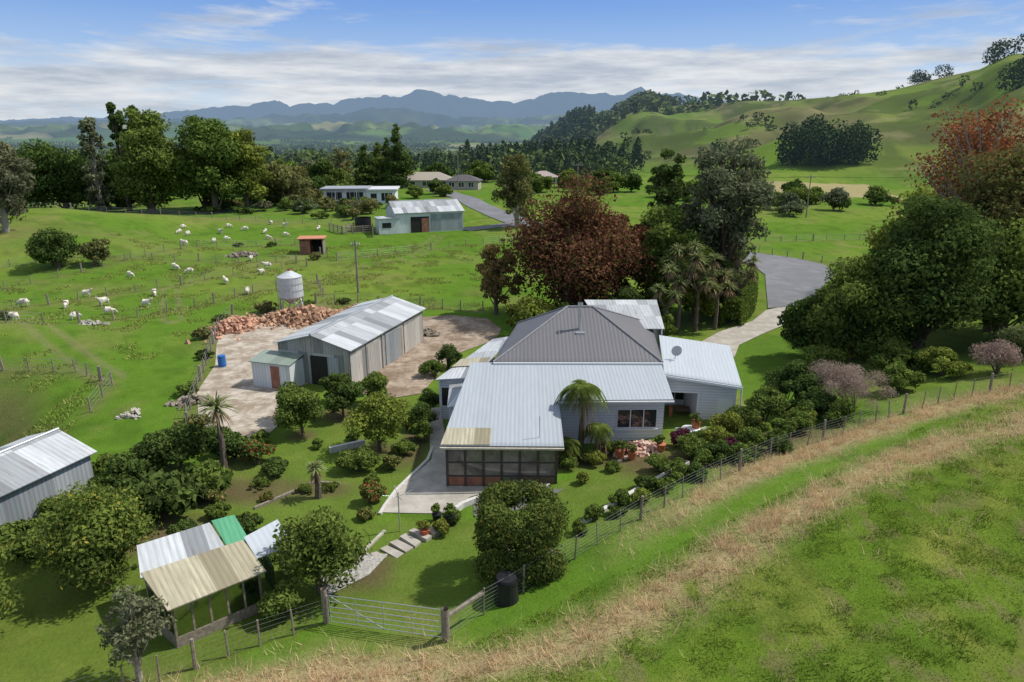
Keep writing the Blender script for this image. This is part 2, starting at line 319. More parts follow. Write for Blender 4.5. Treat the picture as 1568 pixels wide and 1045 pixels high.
def tree_mesh(name,kind,h,w,n,ls,seed,leaf,bark=None,lo=.2,lobes=None,limb=True,fill=0.,asp=.55,nl_=None):
    rng=np.random.default_rng(seed);bark=bark or BARK;A=Acc()
    if kind in('round','sparse','bush','box'):
        nl=lobes or int(20+w*2.4)
        d=unit(rng.normal(size=(nl,3)))
        if kind=='box': d=np.sign(d)*np.abs(d)**.4
        if kind=='bush': d[:,2]=np.abs(d[:,2])*1.0-.1
        pr=.25+.66*rng.random((nl,1))**.8
        if kind=='box': pr=.66+.12*rng.random((nl,1))
        cz=h*(lo+1)/2 if kind!='bush' else h*.36
        hh=h*(1-lo)/2*.95 if kind!='bush' else h*.5
        c=d*pr*np.array([w/2*.88,w/2*.88,hh])+np.array([0,0,cz])
        if kind!='box':
            c[:,:2]*=np.where(c[:,2:3]>cz,1-.35*((c[:,2:3]-cz)/(h-cz+.01)),1);c[:,:2]+=rng.normal(size=2)*.05*w
        lr=min(w,h*1.3)*(.06+.15*rng.random(nl)**1.4) if kind!='sparse' else min(w,h)*(.045+.08*rng.random(nl))
        if kind=='box': lr=w*(.12+.05*rng.random(nl))
    elif kind=='conifer':
        nl=lobes or 46;zf=np.linspace(lo,.97,nl);an=rng.random(nl)*6.28
        R=(1-zf)**.8*w/2*(.7+.6*rng.random(nl));c=np.stack([np.cos(an)*R*.6,np.sin(an)*R*.6,zf*h],-1);lr=R*.5+w*.05
    elif kind=='column':
        nl=lobes or 40;zf=np.linspace(lo,.95,nl);an=rng.random(nl)*6.28
        R=np.sin(np.clip((zf-lo)/(1-lo)*.85+.15,0,1)*math.pi)**.6*w/2*(.7+.5*rng.random(nl));c=np.stack([np.cos(an)*R*.6,np.sin(an)*R*.6,zf*h],-1);lr=w*(.08+.12*rng.random(nl))
    nl=len(c)
    pr=lr**2;pr/=pr.sum();li=rng.choice(nl,n,p=pr)
    d=unit(rng.normal(size=(n,3))+np.array([0,0,.3]))
    sq=np.array([1,1,.75]) if kind!='conifer' else np.array([1,1,.5])
    rad=(.45+.8*rng.random((n,1))**.8) if fill==0 else (fill+(1.1-fill)*rng.random((n,1)))
    P=c[li]+d*lr[li][:,None]*rad*sq
    k=P[:,2]>.03*h;P=P[k];d=d[k];li=li[k];n=len(P)
    Nn=unit(d+rng.normal(size=(n,3))*.7)
    lc=rng.random(nl)
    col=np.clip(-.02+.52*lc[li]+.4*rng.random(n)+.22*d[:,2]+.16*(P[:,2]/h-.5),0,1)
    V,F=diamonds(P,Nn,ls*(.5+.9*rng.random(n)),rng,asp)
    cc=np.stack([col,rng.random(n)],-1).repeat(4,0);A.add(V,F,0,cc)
    if limb and kind not in('bush','box'):
        top=h*(.72 if kind in('round','sparse') else .95);tr=.018*h+.012*w
        pts=[np.array([0,0,-.3])]+[np.array([rng.normal()*.015*h,rng.normal()*.015*h,top*q]) for q in (.25,.5,.75,1)]
        V,F=tube(pts,[tr*1.25,tr,tr*.75,tr*.5,tr*.15],7);A.add(V,F,1)
        for j in rng.choice(nl,min(nl,nl_ or (26 if kind=='sparse' else 14)),replace=False):
            z0=min(max(lo*h*.6,c[j][2]-.3*h),top*.9);s0=np.array([0,0,z0]);m=(s0+c[j])/2+np.array([0,0,-.02*h])+rng.normal(size=3)*.01*h
            e=c[j]+unit(c[j]-s0)*lr[j]*.9
            V,F=tube([s0,m,c[j],e],[tr*.4,tr*.25,tr*.1,tr*.03],5);A.add(V,F,1)
    else:
        for j in range(8):
            V,F=tube([(0,0,-.1),c[j]*.5,c[j]],[.05,.03,.01],5);A.add(V,F,1)
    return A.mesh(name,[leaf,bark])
def plant(name,kind,x,y,h,w,n,ls,seed,leaf,dz=0,**k):
    me=tree_mesh(name,kind,h,w,n,ls,seed,leaf,**k)
    return obj(name,me,None,(x,y,hz(x,y)+dz))
rng=np.random.default_rng(5)
plant("eucalyptus_tree",'sparse',-76.9,104,15.2,12,9500,.26,1,L_grey,bark=BARKP,lo=.1,lobes=70)
plant("eucalyptus_tree",'sparse',-83,98,12,12,7000,.27,71,L_olive,bark=BARKP,lo=.1,lobes=50)
plant("broadleaf_tree",'round',-102,158,16.4,20,12000,.4,2,L_dark,lo=.03,lobes=60)
plant("broadleaf_tree",'round',-114,150,18.5,18,9000,.4,72,L_mid,lo=.03)
plant("broadleaf_tree",'round',-124,158,20,18,9000,.4,272,L_dark,lo=.03)
plant("broadleaf_tree",'round',-93,166,15,16,8000,.4,172,L_dark,lo=.03)
plant("poplar_tree",'column',-91.6,154.5,20.5,6.5,4200,.36,3,L_grey,lo=.06,bark=BARKP)
plant("poplar_tree",'column',-87.4,158,24,6.2,5500,.38,73,L_dark,lo=.06)
plant("poplar_tree",'column',-83.8,160,23.4,5.6,5000,.38,173,L_dark,lo=.06)
plant("broadleaf_tree",'round',-78.5,151,23,16,17000,.38,4,L_mid,lo=.02,lobes=70)
plant("broadleaf_tree",'round',-72,162,22,14,10000,.4,5,L_dark,lo=.02)
plant("broadleaf_tree",'round',-66.5,155,22,17,17000,.38,6,L_mid,lo=.02,lobes=70)
plant("broadleaf_tree",'round',-61,160,19,12,9000,.38,106,L_yel,lo=.02)
plant("broadleaf_tree",'round',-57,172,12,14,8000,.42,7,L_olive,lo=.03)
plant("shrub_tree",'round',-58.5,87,5.4,6.6,8000,.17,8,L_dark,lo=.02)
plant("shrub_tree",'round',-55,89,4,4,4000,.17,108,L_olive,lo=.02)
for j,(x,y,h,w,L) in enumerate([(-73,194,11.5,13,L_mid),(-82,205,11,13,L_dark),(-72,223,9,12,L_mid),(-64,226,10,12,L_grey),(-58,215,11,10,L_dark),(-52,205,7,9,L_mid),(-98,175,10,14,L_mid),(-120,170,13,16,L_mid),(-27,245,8,12,L_dark),(-12,262,8,14,L_mid),(-64,200,9,12,L_olive),(-90,190,10,13,L_mid),(-48,196,5,8,L_mid),(-22,200,4,6,L_dark),(-19,192,3.4,5,L_mid),(-105,195,11,14,L_grey),(-42,246,9,12,L_mid),(-130,190,14,18,L_dark),(-54,190,6,9,L_dark),(-26,188,3.5,6,L_mid),(-53,180,4,7,L_olive),(8,205,6,9,L_mid),(2,225,7,10,L_dark),(18,228,6,9,L_mid),(30,215,7,10,L_dark)]):
    plant("broadleaf_tree",'round',x,y,h,w,4200,.46,20+j,L,lo=.03)
plant("conifer_tree",'conifer',-48,230,14,9,4000,.42,31,L_dark,lo=.03)
plant("conifer_tree",'conifer',-41,232,16,8,4000,.42,32,L_dark,lo=.03)
plant("conifer_tree",'conifer',-36.5,225,20,10,6000,.42,33,L_dark,lo=.03)
plant("conifer_tree",'conifer',-45,238,15,8,4000,.42,34,L_mid,lo=.03)
plant("bare_tree",'sparse',-54,223,14,9,1500,.35,35,L_olive,bark=BARKP,lo=.12,lobes=44,nl_=40)
plant("willow_tree",'sparse',.9,130,14.6,10,10000,.25,36,L_olive,lo=.04,bark=BARKP,lobes=90)
plant("copper_beech_tree",'round',5.4,63.5,13,14.6,42000,.17,40,L_beech,lo=.02,lobes=110)
plant("copper_beech_tree",'round',11,68,11,8,12000,.2,41,L_beech,lo=.1)
plant("maple_tree",'sparse',-1.6,66.5,8,5.6,7500,.16,42,leafm("leaf_maple",(.07,.055,.025),(.22,.18,.06)),lo=.04,lobes=56)
plant("garden_tree",'round',1.4,58.5,3.6,5,7000,.16,43,L_yel,lo=.03)
plant("tall_rimu_tree",'sparse',20.6,66.7,18.6,11,16000,.2,44,L_grey,lo=.08,lobes=130,nl_=60)
plant("tall_rimu_tree",'sparse',16,71,17,6.5,9000,.21,45,L_dark,lo=.06,lobes=80)
plant("garden_tree",'round',14.0,65,12,8,17000,.18,46,L_mid,lo=.03,lobes=56)
plant("garden_tree",'round',17.5,63,7.4,5.4,9000,.17,47,L_yel,lo=.03)
plant("garden_tree",'round',20,65.5,6.4,4.8,8000,.17,48,L_dark,lo=.03)
plant("garden_tree",'round',23,73.5,8,6,8000,.2,49,L_mid,lo=.03)
plant("garden_tree",'round',10.5,60.5,4.6,5,8000,.16,50,L_dark,lo=.03)
plant("garden_tree",'round',4.5,57.8,3.4,4,6000,.15,51,L_mid,lo=.03)
plant("garden_tree",'round',13.0,57.2,2.4,3.6,5000,.13,52,L_mid,lo=.03)
plant("evergreen_tree",'round',25.4,48.6,7.8,7.5,18000,.15,60,L_mid,lo=.02,lobes=64)
plant("evergreen_tree",'round',23.2,50.5,5.6,5,8000,.15,160,L_dark,lo=.02)
plant("evergreen_tree",'round',30.2,48.4,11.8,9.5,26000,.16,61,L_dark,lo=.02,lobes=90)
plant("evergreen_tree",'round',35,47,8.6,7.5,14000,.16,161,L_mid,lo=.02,lobes=60)
plant("evergreen_tree",'round',37.8,52,14.8,11,26000,.17,62,leafm("leaf_rust_green",(.035,.046,.018),(.15,.155,.045),hue=(.18,.10,.045)),lo=.02,lobes=100)
plant("evergreen_tree",'round',42,46,10.5,8,14000,.17,63,L_dark,lo=.02)
plant("evergreen_tree",'sparse',33,57,13.4,10,14000,.17,64,L_yel,lo=.03,lobes=90)
plant("red_autumn_tree",'sparse',49.5,73,21,18.5,14000,.19,65,L_red,lo=.08,lobes=180,nl_=150,bark=BARKP)
plant("evergreen_tree",'round',45.5,61,12,9,12000,.2,66,L_olive,lo=.03)
plant("shrub",'bush',22,46,2.4,3.6,6000,.12,67,L_mid)
plant("shrub",'bush',26,43.4,2.2,4,7000,.12,68,L_mid)
plant("shrub",'bush',16.6,38.6,4.0,4,13000,.1,69,L_dark)
plant("shrub",'bush',14.6,36.4,2.8,2.6,7000,.1,70,L_mid)
plant("shrub",'bush',17.4,36.6,2.2,3.0,7000,.1,74,L_dark)
plant("twiggy_shrub",'bush',19.9,36.7,3.3,5.6,18000,.085,75,L_dead,asp=.12)
plant("twiggy_shrub",'bush',30.5,40.5,2.6,3.4,6000,.09,76,L_dead,asp=.2)
plant("shrub",'bush',24,39.6,2.0,3.4,6000,.11,77,L_mid)
plant("shrub",'bush',28,41.6,2.2,3.6,6000,.11,78,L_yel)
plant("flax_bush",'bush',34,43.6,3,4,6000,.2,79,L_strap,asp=.12)
plant("fruit_tree",'round',-12.6,37.7,2.9,3.4,8500,.09,80,L_mid,lo=.2)
plant("fruit_tree",'round',-10.8,40.4,2.5,3.0,7000,.09,81,L_dark,lo=.2)
plant("fruit_tree",'round',-7.6,35.8,3.0,3.9,9500,.09,82,L_yel,lo=.25)
plant("fruit_tree",'round',-9.1,42.6,2.3,2.6,5500,.095,83,L_mid,lo=.15)
plant("fruit_tree",'round',-13.9,40.2,2.4,2.8,5500,.095,84,L_mid,lo=.15)
plant("fruit_tree",'round',-11.8,42.8,2.2,2.6,5500,.095,184,L_dark,lo=.15)
plant("shrub",'bush',-8.3,33.2,1.4,2.6,6000,.08,85,L_mid)
plant("shrub",'bush',-18,33.2,2.9,4.4,13000,.1,86,L_dark)
plant("shrub",'bush',-15.6,34.9,2.1,2.6,7000,.1,87,L_dark)
plant("shrub",'bush',-19.4,31,2.2,3.4,7000,.11,88,L_dark)
plant("flower_bush",'bush',-13.9,34.0,1.6,2.0,6000,.09,89,L_flower)
plant("shrub",'bush',-12.8,32.7,1.1,1.7,4000,.08,90,L_dark)
plant("flower_bush",'bush',-7,29.8,1.2,1.5,4000,.08,91,L_flower)
plant("large_leaf_shrub",'bush',-16.6,28.6,2.2,3.8,4500,.24,92,L_dark)
plant("large_leaf_shrub",'bush',-15.4,31,1.7,2.6,3000,.22,93,L_mid)
plant("shrub",'bush',-18.8,27.4,1.8,3.4,7000,.11,94,L_mid)
plant("shrub",'bush',-12.2,27.4,1.0,2.2,4000,.09,95,L_dark)
plant("citrus_tree",'round',-16.4,23.6,3.8,5.2,20000,.085,96,L_citrus,lo=.05,lobes=60)
plant("citrus_tree",'round',-19.6,20.2,4.0,4.2,11000,.085,97,L_citrus,lo=.08)
plant("citrus_tree",'round',-7.4,22.6,3.9,3.3,13000,.085,98,L_mid,lo=.03,lobes=50)
plant("fruit_tree",'sparse',-12.3,18.3,3.6,2.6,2600,.07,99,L_grey,bark=BARKP,lo=.2,lobes=44)
plant("shrub",'bush',-20.5,25.5,2.0,3.6,7000,.11,100,L_mid)
plant("shrub",'bush',-8.6,21.4,1.5,1.8,4000,.09,101,L_mid)
plant("round_hedge_bush",'box',.35,23.1,3.6,3.9,50000,.06,102,L_hedge,dz=-.1,lobes=120,lo=.0,fill=.6)
BS=[(-6.1,35.2,1,1.6,L_mid),(-5.6,37,1.5,1.6,L_mid),(-5.3,38.9,2.1,1.9,L_dark),(-5.4,41.2,1.8,1.8,L_dark),(-6.6,33.4,.9,1.5,L_pink),(-7.2,31.6,.8,1.2,L_mid),
   (-5,50,2.1,2.8,L_dark),(-5.8,48,1.5,2.4,L_mid),(2.9,33.1,.9,1.4,L_mid),(4.6,33.4,.9,1.4,L_yel),(5.6,34.6,.9,1.3,L_mid),(9.2,34.8,1.2,1.6,L_purp),(9.2,32.6,1.5,2.2,L_mid),(10.8,33.6,1.6,2.2,L_yel),(12,34.8,1.8,2.4,L_yel),(7.6,31.4,1.0,1.7,L_mid),(8.2,30.2,1.1,1.5,L_mid),(10.6,31.9,1.3,1.9,L_dark),(12.6,33,1.4,2.1,L_mid),(13.4,35,1.5,1.9,L_hedge),(6.4,29.3,.8,1.4,L_dark),(4.9,28.0,.8,1.2,L_mid),(3.7,26.7,.7,1.1,L_mid),(14.6,33.8,1.3,1.8,L_mid),
   (-3.2,26.8,.8,1.1,L_yel),(-2.6,27.7,.7,.9,L_mid),(-9.3,31.1,.4,1.3,L_mid),(-10.6,30.8,.4,1.2,L_mid),(-14.6,29.9,.9,1.4,L_pink),(-13,31.6,.5,1.4,L_mid),(-9.6,26.6,.9,1.6,L_dark),(-11.2,36.2,.6,.9,L_mid),(-17.6,36.2,1.5,2.2,L_dark),(-10.4,25.2,1.1,1.4,L_dark),(-14.8,36.4,1,1.4,L_mid),(-9.4,37.2,.6,1,L_mid),(-6.4,38.6,1,1.2,L_yel),(3.6,30.9,.7,1,L_yel),(-6.9,28.4,.6,.9,L_pink),(-12.2,30.2,.4,.9,L_flower),(-16.4,31.8,1.2,1.6,L_dark),(-8.4,28,.5,.8,L_mid),(5.3,32.2,.6,.9,L_mid),(11.6,32.5,1.1,1.3,L_purp),
   (9.7,31.1,1.0,1.6,L_mid),(8.9,30.0,.9,1.4,L_dark),(11.7,31.6,1.0,1.7,L_mid),(13.6,32.6,1.2,1.8,L_dark),(15.6,34.6,1.5,2.0,L_mid),(7.2,28.9,.8,1.3,L_mid),(5.9,27.8,.8,1.2,L_yel),(12.9,36.2,1.8,2.2,L_dark),(16.2,35.6,1.4,1.8,L_yel),(10,33.9,1.4,1.7,L_mid),(4.6,26.9,.6,1.0,L_dark),(2.9,25.6,.6,.9,L_mid),(18.4,35.3,1.5,2.0,L_mid),(-13.8,28.4,.9,1.6,L_mid),(-14.6,27,1.1,1.8,L_dark),(-17.4,25.8,1.4,2.4,L_dark),(-13.2,25.4,.8,1.4,L_yel),(-21,28.4,1.6,2.6,L_mid),(-19.8,35,1.2,2,L_olive),(-21.4,33,1.4,2.4,L_mid)]
for j,(x,y,h,w,L) in enumerate(BS):
    plant("garden_shrub",'bush',x,y,h,w,int(2000+w*1000),.07,200+j,L)
for j in range(40):
    x=-68+rng.random()*40;y=148+rng.random()*28-(x+62)*.2
    plant("paddock_shrub",'bush',x,y,1.5+2.5*rng.random(),4+4*rng.random(),1300,.28,300+j,[L_mid,L_dark,L_grey,L_olive][j%4])
for j in range(14):
    plant("paddock_shrub",'bush',62+rng.random()*50,150+rng.random()*26,3+3*rng.random(),6+5*rng.random(),1500,.32,340+j,[L_mid,L_dark,L_grey][j%3])
for j in range(12):
    a=j/11;plant("roadside_tree",'round',20+60*a+rng.normal()*3,150-15*a+40+rng.random()*25,4+4*rng.random(),8,2200,.4,360+j,[L_mid,L_dark][j%2],lo=.05)
for j,(x,y) in enumerate([(-21.5,69.6),(-25,67.6),(-18,71),(-28.2,64),(-27,58),(-25,52.5),(-22.6,44.5),(-19.5,38.6),(-38.5,108),(-43,107),(-28,97),(-47,61),(-40,46),(-45,48),(-36,41),(-52,47)]):
    plant("rough_bush",'bush',x,y,.7+.6*rng.random(),1.6+1.6*rng.random(),1500,.12,380+j,[L_mid,L_olive,L_dark][j%3])
def strap_head(A,c,r,n,rng,wd,droop=.8,m=0,flat=0.):
    for k in range(n):
        d=unit(np.array([rng.normal(),rng.normal(),abs(rng.normal())*(1-flat)+ .25-flat*.2]));L=r*(.75+.35*rng.random())
        side=unit(np.cross(d,[0,0,1.]))*wd
        p=[c+d*L*q+np.array([0,0,-droop*r*q*q*.55]) for q in (0,.4,.75,1)]
        ww=[.6,1,.7,.05]
        V=np.array([v for q,a in zip(p,ww) for v in (q-side*a,q+side*a)])
        F=np.array([[0,1,3,2],[2,3,5,4],[4,5,7,6]]);A.add(V,F,m,np.full((8,2),.25+.7*rng.random()))
def cabbage(name,x,y,h,heads,seed,r=.9):
    rng=np.random.default_rng(seed);A=Acc();V,F=tube([(0,0,-.2),(.05,0,h*.3),(0,.1,h*.55)],[.2,.16,.13],7);A.add(V,F,1)
    for k in range(heads):
        an=6.28*k/heads+rng.random();c=np.array([math.cos(an)*r*1.1,math.sin(an)*r*1.1,h*(.62+.36*rng.random())])
        if heads==1:c=np.array([0,0,h-r*.5])
        V,F=tube([(0,.1,h*.5),(c[0]*.6,c[1]*.6,h*.6),c],[.11,.09,.07],6);A.add(V,F,1)
        strap_head(A,c,r,90,rng,.045);strap_head(A,c-np.array([0,0,.3]),r*.7,40,rng,.04,2.2,2)
    return obj(name,A.mesh(name,[L_strap,BARK,L_skirt]),None,(x,y,hz(x,y)))
cabbage("cabbage_tree",15,59.5,8.1,6,1,1.2);cabbage("cabbage_tree",16.8,60.2,7.4,6,2,1.1);cabbage("cabbage_tree",21.6,63.6,6.6,5,3,1.1);cabbage("cabbage_tree",18.8,60.9,6.2,4,4,1.1);cabbage("cabbage_tree",13.6,58.3,5.4,4,5,1.)
cabbage("palm_tree",-15.7,33.6,4.3,1,6,1.5);cabbage("cabbage_tree",-9.7,30.4,2,1,7,.7)
def fern(x,y,h,r,seed):
    rng=np.random.default_rng(seed);A=Acc();V,F=tube([(0,0,-.2),(.06,0,h*.5),(0,0,h-.3)],[.2,.15,.16],8);A.add(V,F,1)
    strap_head(A,np.array([0,0,h-.5]),r*.75,40,rng,.05,3.5,2)
    for k in range(34):
        an=6.28*k/34+rng.random()*.2;L=r*(.8+.3*rng.random());up=.2+.6*rng.random()
        o=np.array([math.cos(an),math.sin(an),0]);s=np.array([-o[1],o[0],0])
        for q in np.linspace(.05,1,24):
            p=np.array([0,0,h-.3])+o*L*q*(1-.15*q)+np.array([0,0,up*L*.8*q-L*1.1*q*q])
            wl=.36*r*math.sin(min(.97,q*.9+.07)*math.pi)**.7*.55
            for sg in(-1,1):
                e=p+s*sg*wl+o*wl*.3+np.array([0,0,-.35*wl]);w2=.04
                V=np.array([p-o*w2,p+o*w2,e+o*.015,e-o*.015]);A.add(V,np.array([[0,1,2,3]]),0,np.full((4,2),.1+.7*rng.random()))
    return obj("tree_fern",A.mesh("tree_fern",[L_mid,BARK,L_skirt]),None,(x,y,hz(x,y)))
fern(3.8,34.6,4.5,1.6,1);fern(3.0,33.8,1.6,1.1,2);fern(4.7,34.2,2.2,1.0,3)
def mass(name,T,nq,leaf,seed,sq=1.):
    T=np.array(T,float);rng=np.random.default_rng(seed);m=len(T);Zb=H(T[:,0],T[:,1])
    idx=np.repeat(np.arange(m),nq);n=len(idx);d=unit(rng.normal(size=(n,3)));hh=T[idx,2];ww=T[idx,3];con=T[idx,4]
    zf=np.clip(.52+.5*d[:,2]*(.75+.25*rng.random(n)),.02,1.)
    rad=np.where(con>0,(1-zf)**.7*1.1,np.sqrt(np.clip(1-(2*zf-1)**2,0,1))*.7+.3)*(.5+.6*rng.random(n))
    dxy=unit(d[:,:2]+1e-6)
    P=np.stack([T[idx,0]+dxy[:,0]*rad*ww/2,T[idx,1]+dxy[:,1]*rad*ww/2,Zb[idx]+zf*hh],-1)
    s=np.sqrt(hh*ww/nq)*1.0*sq*(.6+.8*rng.random(n))
    V,F=diamonds(P,unit(d+rng.normal(size=(n,3))*.6),s,rng,.7)
    tc=rng.random(m)
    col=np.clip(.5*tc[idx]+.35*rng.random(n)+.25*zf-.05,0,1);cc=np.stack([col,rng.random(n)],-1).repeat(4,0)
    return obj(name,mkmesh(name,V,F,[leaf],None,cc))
r=np.random.default_rng(77)
T=[(x+r.normal()*2,292+r.normal()*8+8*math.sin(x*.1),9+5*r.random(),5+4*r.random(),int(r.random()<.6)) for x in np.linspace(-36,44,36)]
T+=[(x,330+r.normal()*10,12+4*r.random(),8,1) for x in np.linspace(-20,60,26)]
mass("pine_shelterbelt",T,240,L_pine,1)
T=[(117+30*r.random(),290+22*r.random(),13+5*r.random(),10,0) for _ in range(24)]
mass("pine_grove",T,420,L_pine,2)
T=[]
for _ in range(560):
    ta=.015+.10*r.random();y=780+r.random()*700;T.append((ta*y,y,20+9*r.random(),12,1))
mass("pine_plantation",T,42,L_pine,3)
T=[]
for _ in range(300):
    ta=.165+.05*r.normal()*.6;y=1150+r.random()*190;T.append((ta*y,y,12+7*r.random(),16,0))
for _ in range(18):
    ta=.12+.55*r.random();y=360+r.random()*400
    for _k in range(5): T.append((ta*y+r.normal()*9,y+r.normal()*14,3+4*r.random(),5+4*r.random(),0))
mass("hillside_bush",T,42,L_far,4)
T=[(357,640),(350,634),(362,648),(356,604),(330,500),(338,506),(346,498),(322,493),(270,380),(276,384),(262,376),(285,390),(292,396),(255,372),(300,402)]
mass("ridge_trees",[(a,b,8+7*r.random(),10+6*r.random(),0) for a,b in T],320,L_pine,5)
T=[]
for _ in range(34):
    cx=-.75+.85*r.random();y0=260+r.random()**1.3*800;L=20+60*r.random();a=r.normal()*.35
    for q in np.arange(0,L,6): T.append((cx*y0+q*math.cos(a),y0+q*math.sin(a)+r.normal()*2,5+7*r.random(),7+5*r.random(),int(r.random()<.3)))
mass("valley_trees",T,100,L_far,6)
T=[]
for _ in range(170):
    cx=-.8+.95*r.random();y0=900+r.random()*3200;L=60+250*r.random();a=r.normal()*.4
    for q in np.arange(0,L,14): T.append((cx*y0+q*math.cos(a),y0+q*math.sin(a)+r.normal()*5,9+8*r.random(),14+6*r.random(),0))
mass("distant_trees",T,14,L_far,7)
def blades(name,x,y,hgt,wid,leaf,seed,lean=.5):
    rng=np.random.default_rng(seed);n=len(x);z=H(x,y);a=rng.random(n)*6.28;hgt=hgt*(.5+.8*rng.random(n));w=wid*(.6+.8*rng.random(n))
    b=np.stack([x,y,z-.01],-1);s=np.stack([np.cos(a)*w,np.sin(a)*w,0*a],-1);l=rng.normal(size=(n,2))*lean
    t=b+np.stack([l[:,0]*hgt,l[:,1]*hgt,hgt],-1)
    V=np.stack([b-s,b+s,t],1).reshape(-1,3);F=np.arange(3*n).reshape(-1,3)
    cl=np.clip(.1+.6*(fbm(x/.6,y/.6,61,3)-.15)+.4*rng.random(n)+.4*(fbm(x/4,y/4,62)-.5),0,1)
    c=np.stack([cl,rng.random(n)],-1).repeat(3,0)
    return obj(name,mkmesh(name,V,F,[leaf],None,c))
M=430000;x=-15+r.random(M)*50;y=12+r.random(M)*30
s=.53*(x+2)-.848*(y-17);k=(s>-1.0)&(np.abs(x)<.8*y+1.5)&(np.hypot(x,y)<50)
x=x[k];y=y[k];dm=drymask(x,y);pa=fbm(x/.7,y/.7,63)
k=(r.random(len(x))>dm*.8)
blades("pasture_grass",x[k],y[k],.045+.12*sm(.45,.72,pa[k]),.015,L_grass,8,.7)
M=520000;x=-14+r.random(M)*58;y=12+r.random(M)*34;k=(np.abs(x)<.8*y+1.5);x=x[k];y=y[k];dm=drymask(x,y);s=.53*(x+2)-.848*(y-17);dm=np.maximum(dm,(s>0)*.07*sm(.55,.7,fbm(x/1.5,y/1.5,67)));cl=sm(.35,.6,fbm(x/.45,y/.45,66,3));k=r.random(len(x))<dm*(.25+.75*cl)
blades("dry_grass_strip",x[k],y[k],.12+.42*fbm(x[k]/.5,y[k]/.5,64),.013,L_straw,9,.5)
M=260000;x=-62+r.random(M)*60;y=34+r.random(M)*76;k=(fbm(x/2.2,y/2.2,81,3)>.6)&(~((x>-29)&(y<68)&(y>30)&(x>-30+ (60-y)*.15)))&(np.abs(x)<.78*y);x=x[k];y=y[k]
blades("paddock_tussocks",x,y,.12+.10*r.random(len(x)),.035,L_tuss,10,.6)
# ---------------------------------------------------------------- building helpers
def fbox(name,p0,p1,s0,s1,z0,z1,d0,d1,m,parent,z1b=None,z0b=None):
    p0=np.array(p0[:2],float);p1=np.array(p1[:2],float);d=unit(p1-p0);n=np.array([d[1],-d[0]])
    z1b=z1 if z1b is None else z1b;z0b=z0 if z0b is None else z0b
    def pt(s,q,z): a=p0+d*s+n*q;return (a[0],a[1],z)
    V=[pt(s0,d0,z0),pt(s1,d0,z0b),pt(s1,d1,z0b),pt(s0,d1,z0),pt(s0,d0,z1),pt(s1,d0,z1b),pt(s1,d1,z1b),pt(s0,d1,z1)]
    F=[[0,1,2,3],[7,6,5,4],[3,2,6,7],[1,0,4,5],[0,3,7,4],[2,1,5,6]]
    uvv=[(s0,z0),(s1,z0b),(s1,z0b),(s0,z0),(s0,z1),(s1,z1b),(s1,z1b),(s0,z1)]
    uv=[]
    for fi,f in enumerate(F):
        for q in f:
            if fi>=4: uv.append((V[q][0]+V[q][1],V[q][2]))
            elif fi<2: uv.append((uvv[q][0],0 if q in(0,1,4,5) else d1-d0))
            else: uv.append(uvv[q])
    return obj(name,mkmesh(name,V,[f[::-1] for f in F],[m],uv=[u for k in range(6) for u in uv[k*4:k*4+4][::-1]]),parent)
def sheet(name,P,m,parent,th=.05,uo=(0,0)):
    P=np.array(P,float);e=unit(P[1]-P[0]);n=unit(np.cross(P[1]-P[0],P[-1]-P[0]))
    if n[2]<0:n=-n
    v=np.cross(n,e);k=len(P)
    V=np.concatenate([P,P-n*th]);uvp=[((q-P[0])@e+uo[0],(q-P[0])@v+uo[1]) for q in P]
    me=bpy.data.meshes.new(name);F=[list(range(k)),list(range(2*k-1,k-1,-1))]+[[i,(i+1)%k,(i+1)%k+k,i+k][::-1] for i in range(k)]
    me.from_pydata(V.tolist(),[],F);me.materials.append(m)
    l=me.uv_layers.new(name="UVMap")
    for lp in me.loops: l.data[lp.index].uv=uvp[lp.vertex_index%k]
    me.update();return obj(name,me,parent)
def bar(name,a,b,rad,m,parent,k=6,r2=None):
    V,F=tube([a,b],[rad,r2 or rad],k);return obj(name,mkmesh(name,V,F,[m],smooth=True),parent)
def polysheet(name,P,z,m,cuts=6):
    bm=bmesh.new();f=bm.faces.new([bm.verts.new((a,b,0)) for a,b in P]);bmesh.ops.triangulate(bm,faces=[f])
    bmesh.ops.subdivide_edges(bm,edges=bm.edges[:],cuts=cuts,use_grid_fill=True)
    xy=np.array([v.co[:2] for v in bm.verts]);zz=H(xy[:,0],xy[:,1])
    for v,q in zip(bm.verts,zz): v.co.z=q+z
    me=bpy.data.meshes.new(name);bm.to_mesh(me);bm.free();me.materials.append(m);me.update()
    if me.polygons[0].normal.z<0: me.flip_normals()
    return obj(name,me)
def drape(name,P,wd,m,off=.06,step=1.):
    P=np.array(P,float);pts=[]
    for a,b in zip(P[:-1],P[1:]):
        n=max(1,int(np.linalg.norm(b-a)/step))
        for q in range(n): pts.append(a+(b-a)*q/n)
    pts.append(P[-1]);pts=np.array(pts)
    for _ in range(6): pts[1:-1]=(pts[:-2]+2*pts[1:-1]+pts[2:])/4
    t=unit(np.gradient(pts,axis=0));nn=np.stack([t[:,1],-t[:,0]],-1);V=[]
    K=5
    for p,q in zip(pts,nn):
        for j in range(K):
            a=p+q*wd*(j/(K-1)-.5);V.append((a[0],a[1],0))
    V=np.array(V);V[:,2]=H(V[:,0],V[:,1])+off
    n=len(pts);i=np.arange(n-1)[:,None]*K+np.arange(K-1)[None];F=np.stack([i,i+1,i+1+K,i+K],-1).reshape(-1,4)[:,::-1]
    return obj(name,mkmesh(name,V,F,[m],smooth=True))
WHITE=simple("white_paint",(.74,.75,.76),.5,var=.06);FRAME=simple("window_frame_white",(.7,.71,.72),.5,var=.05)
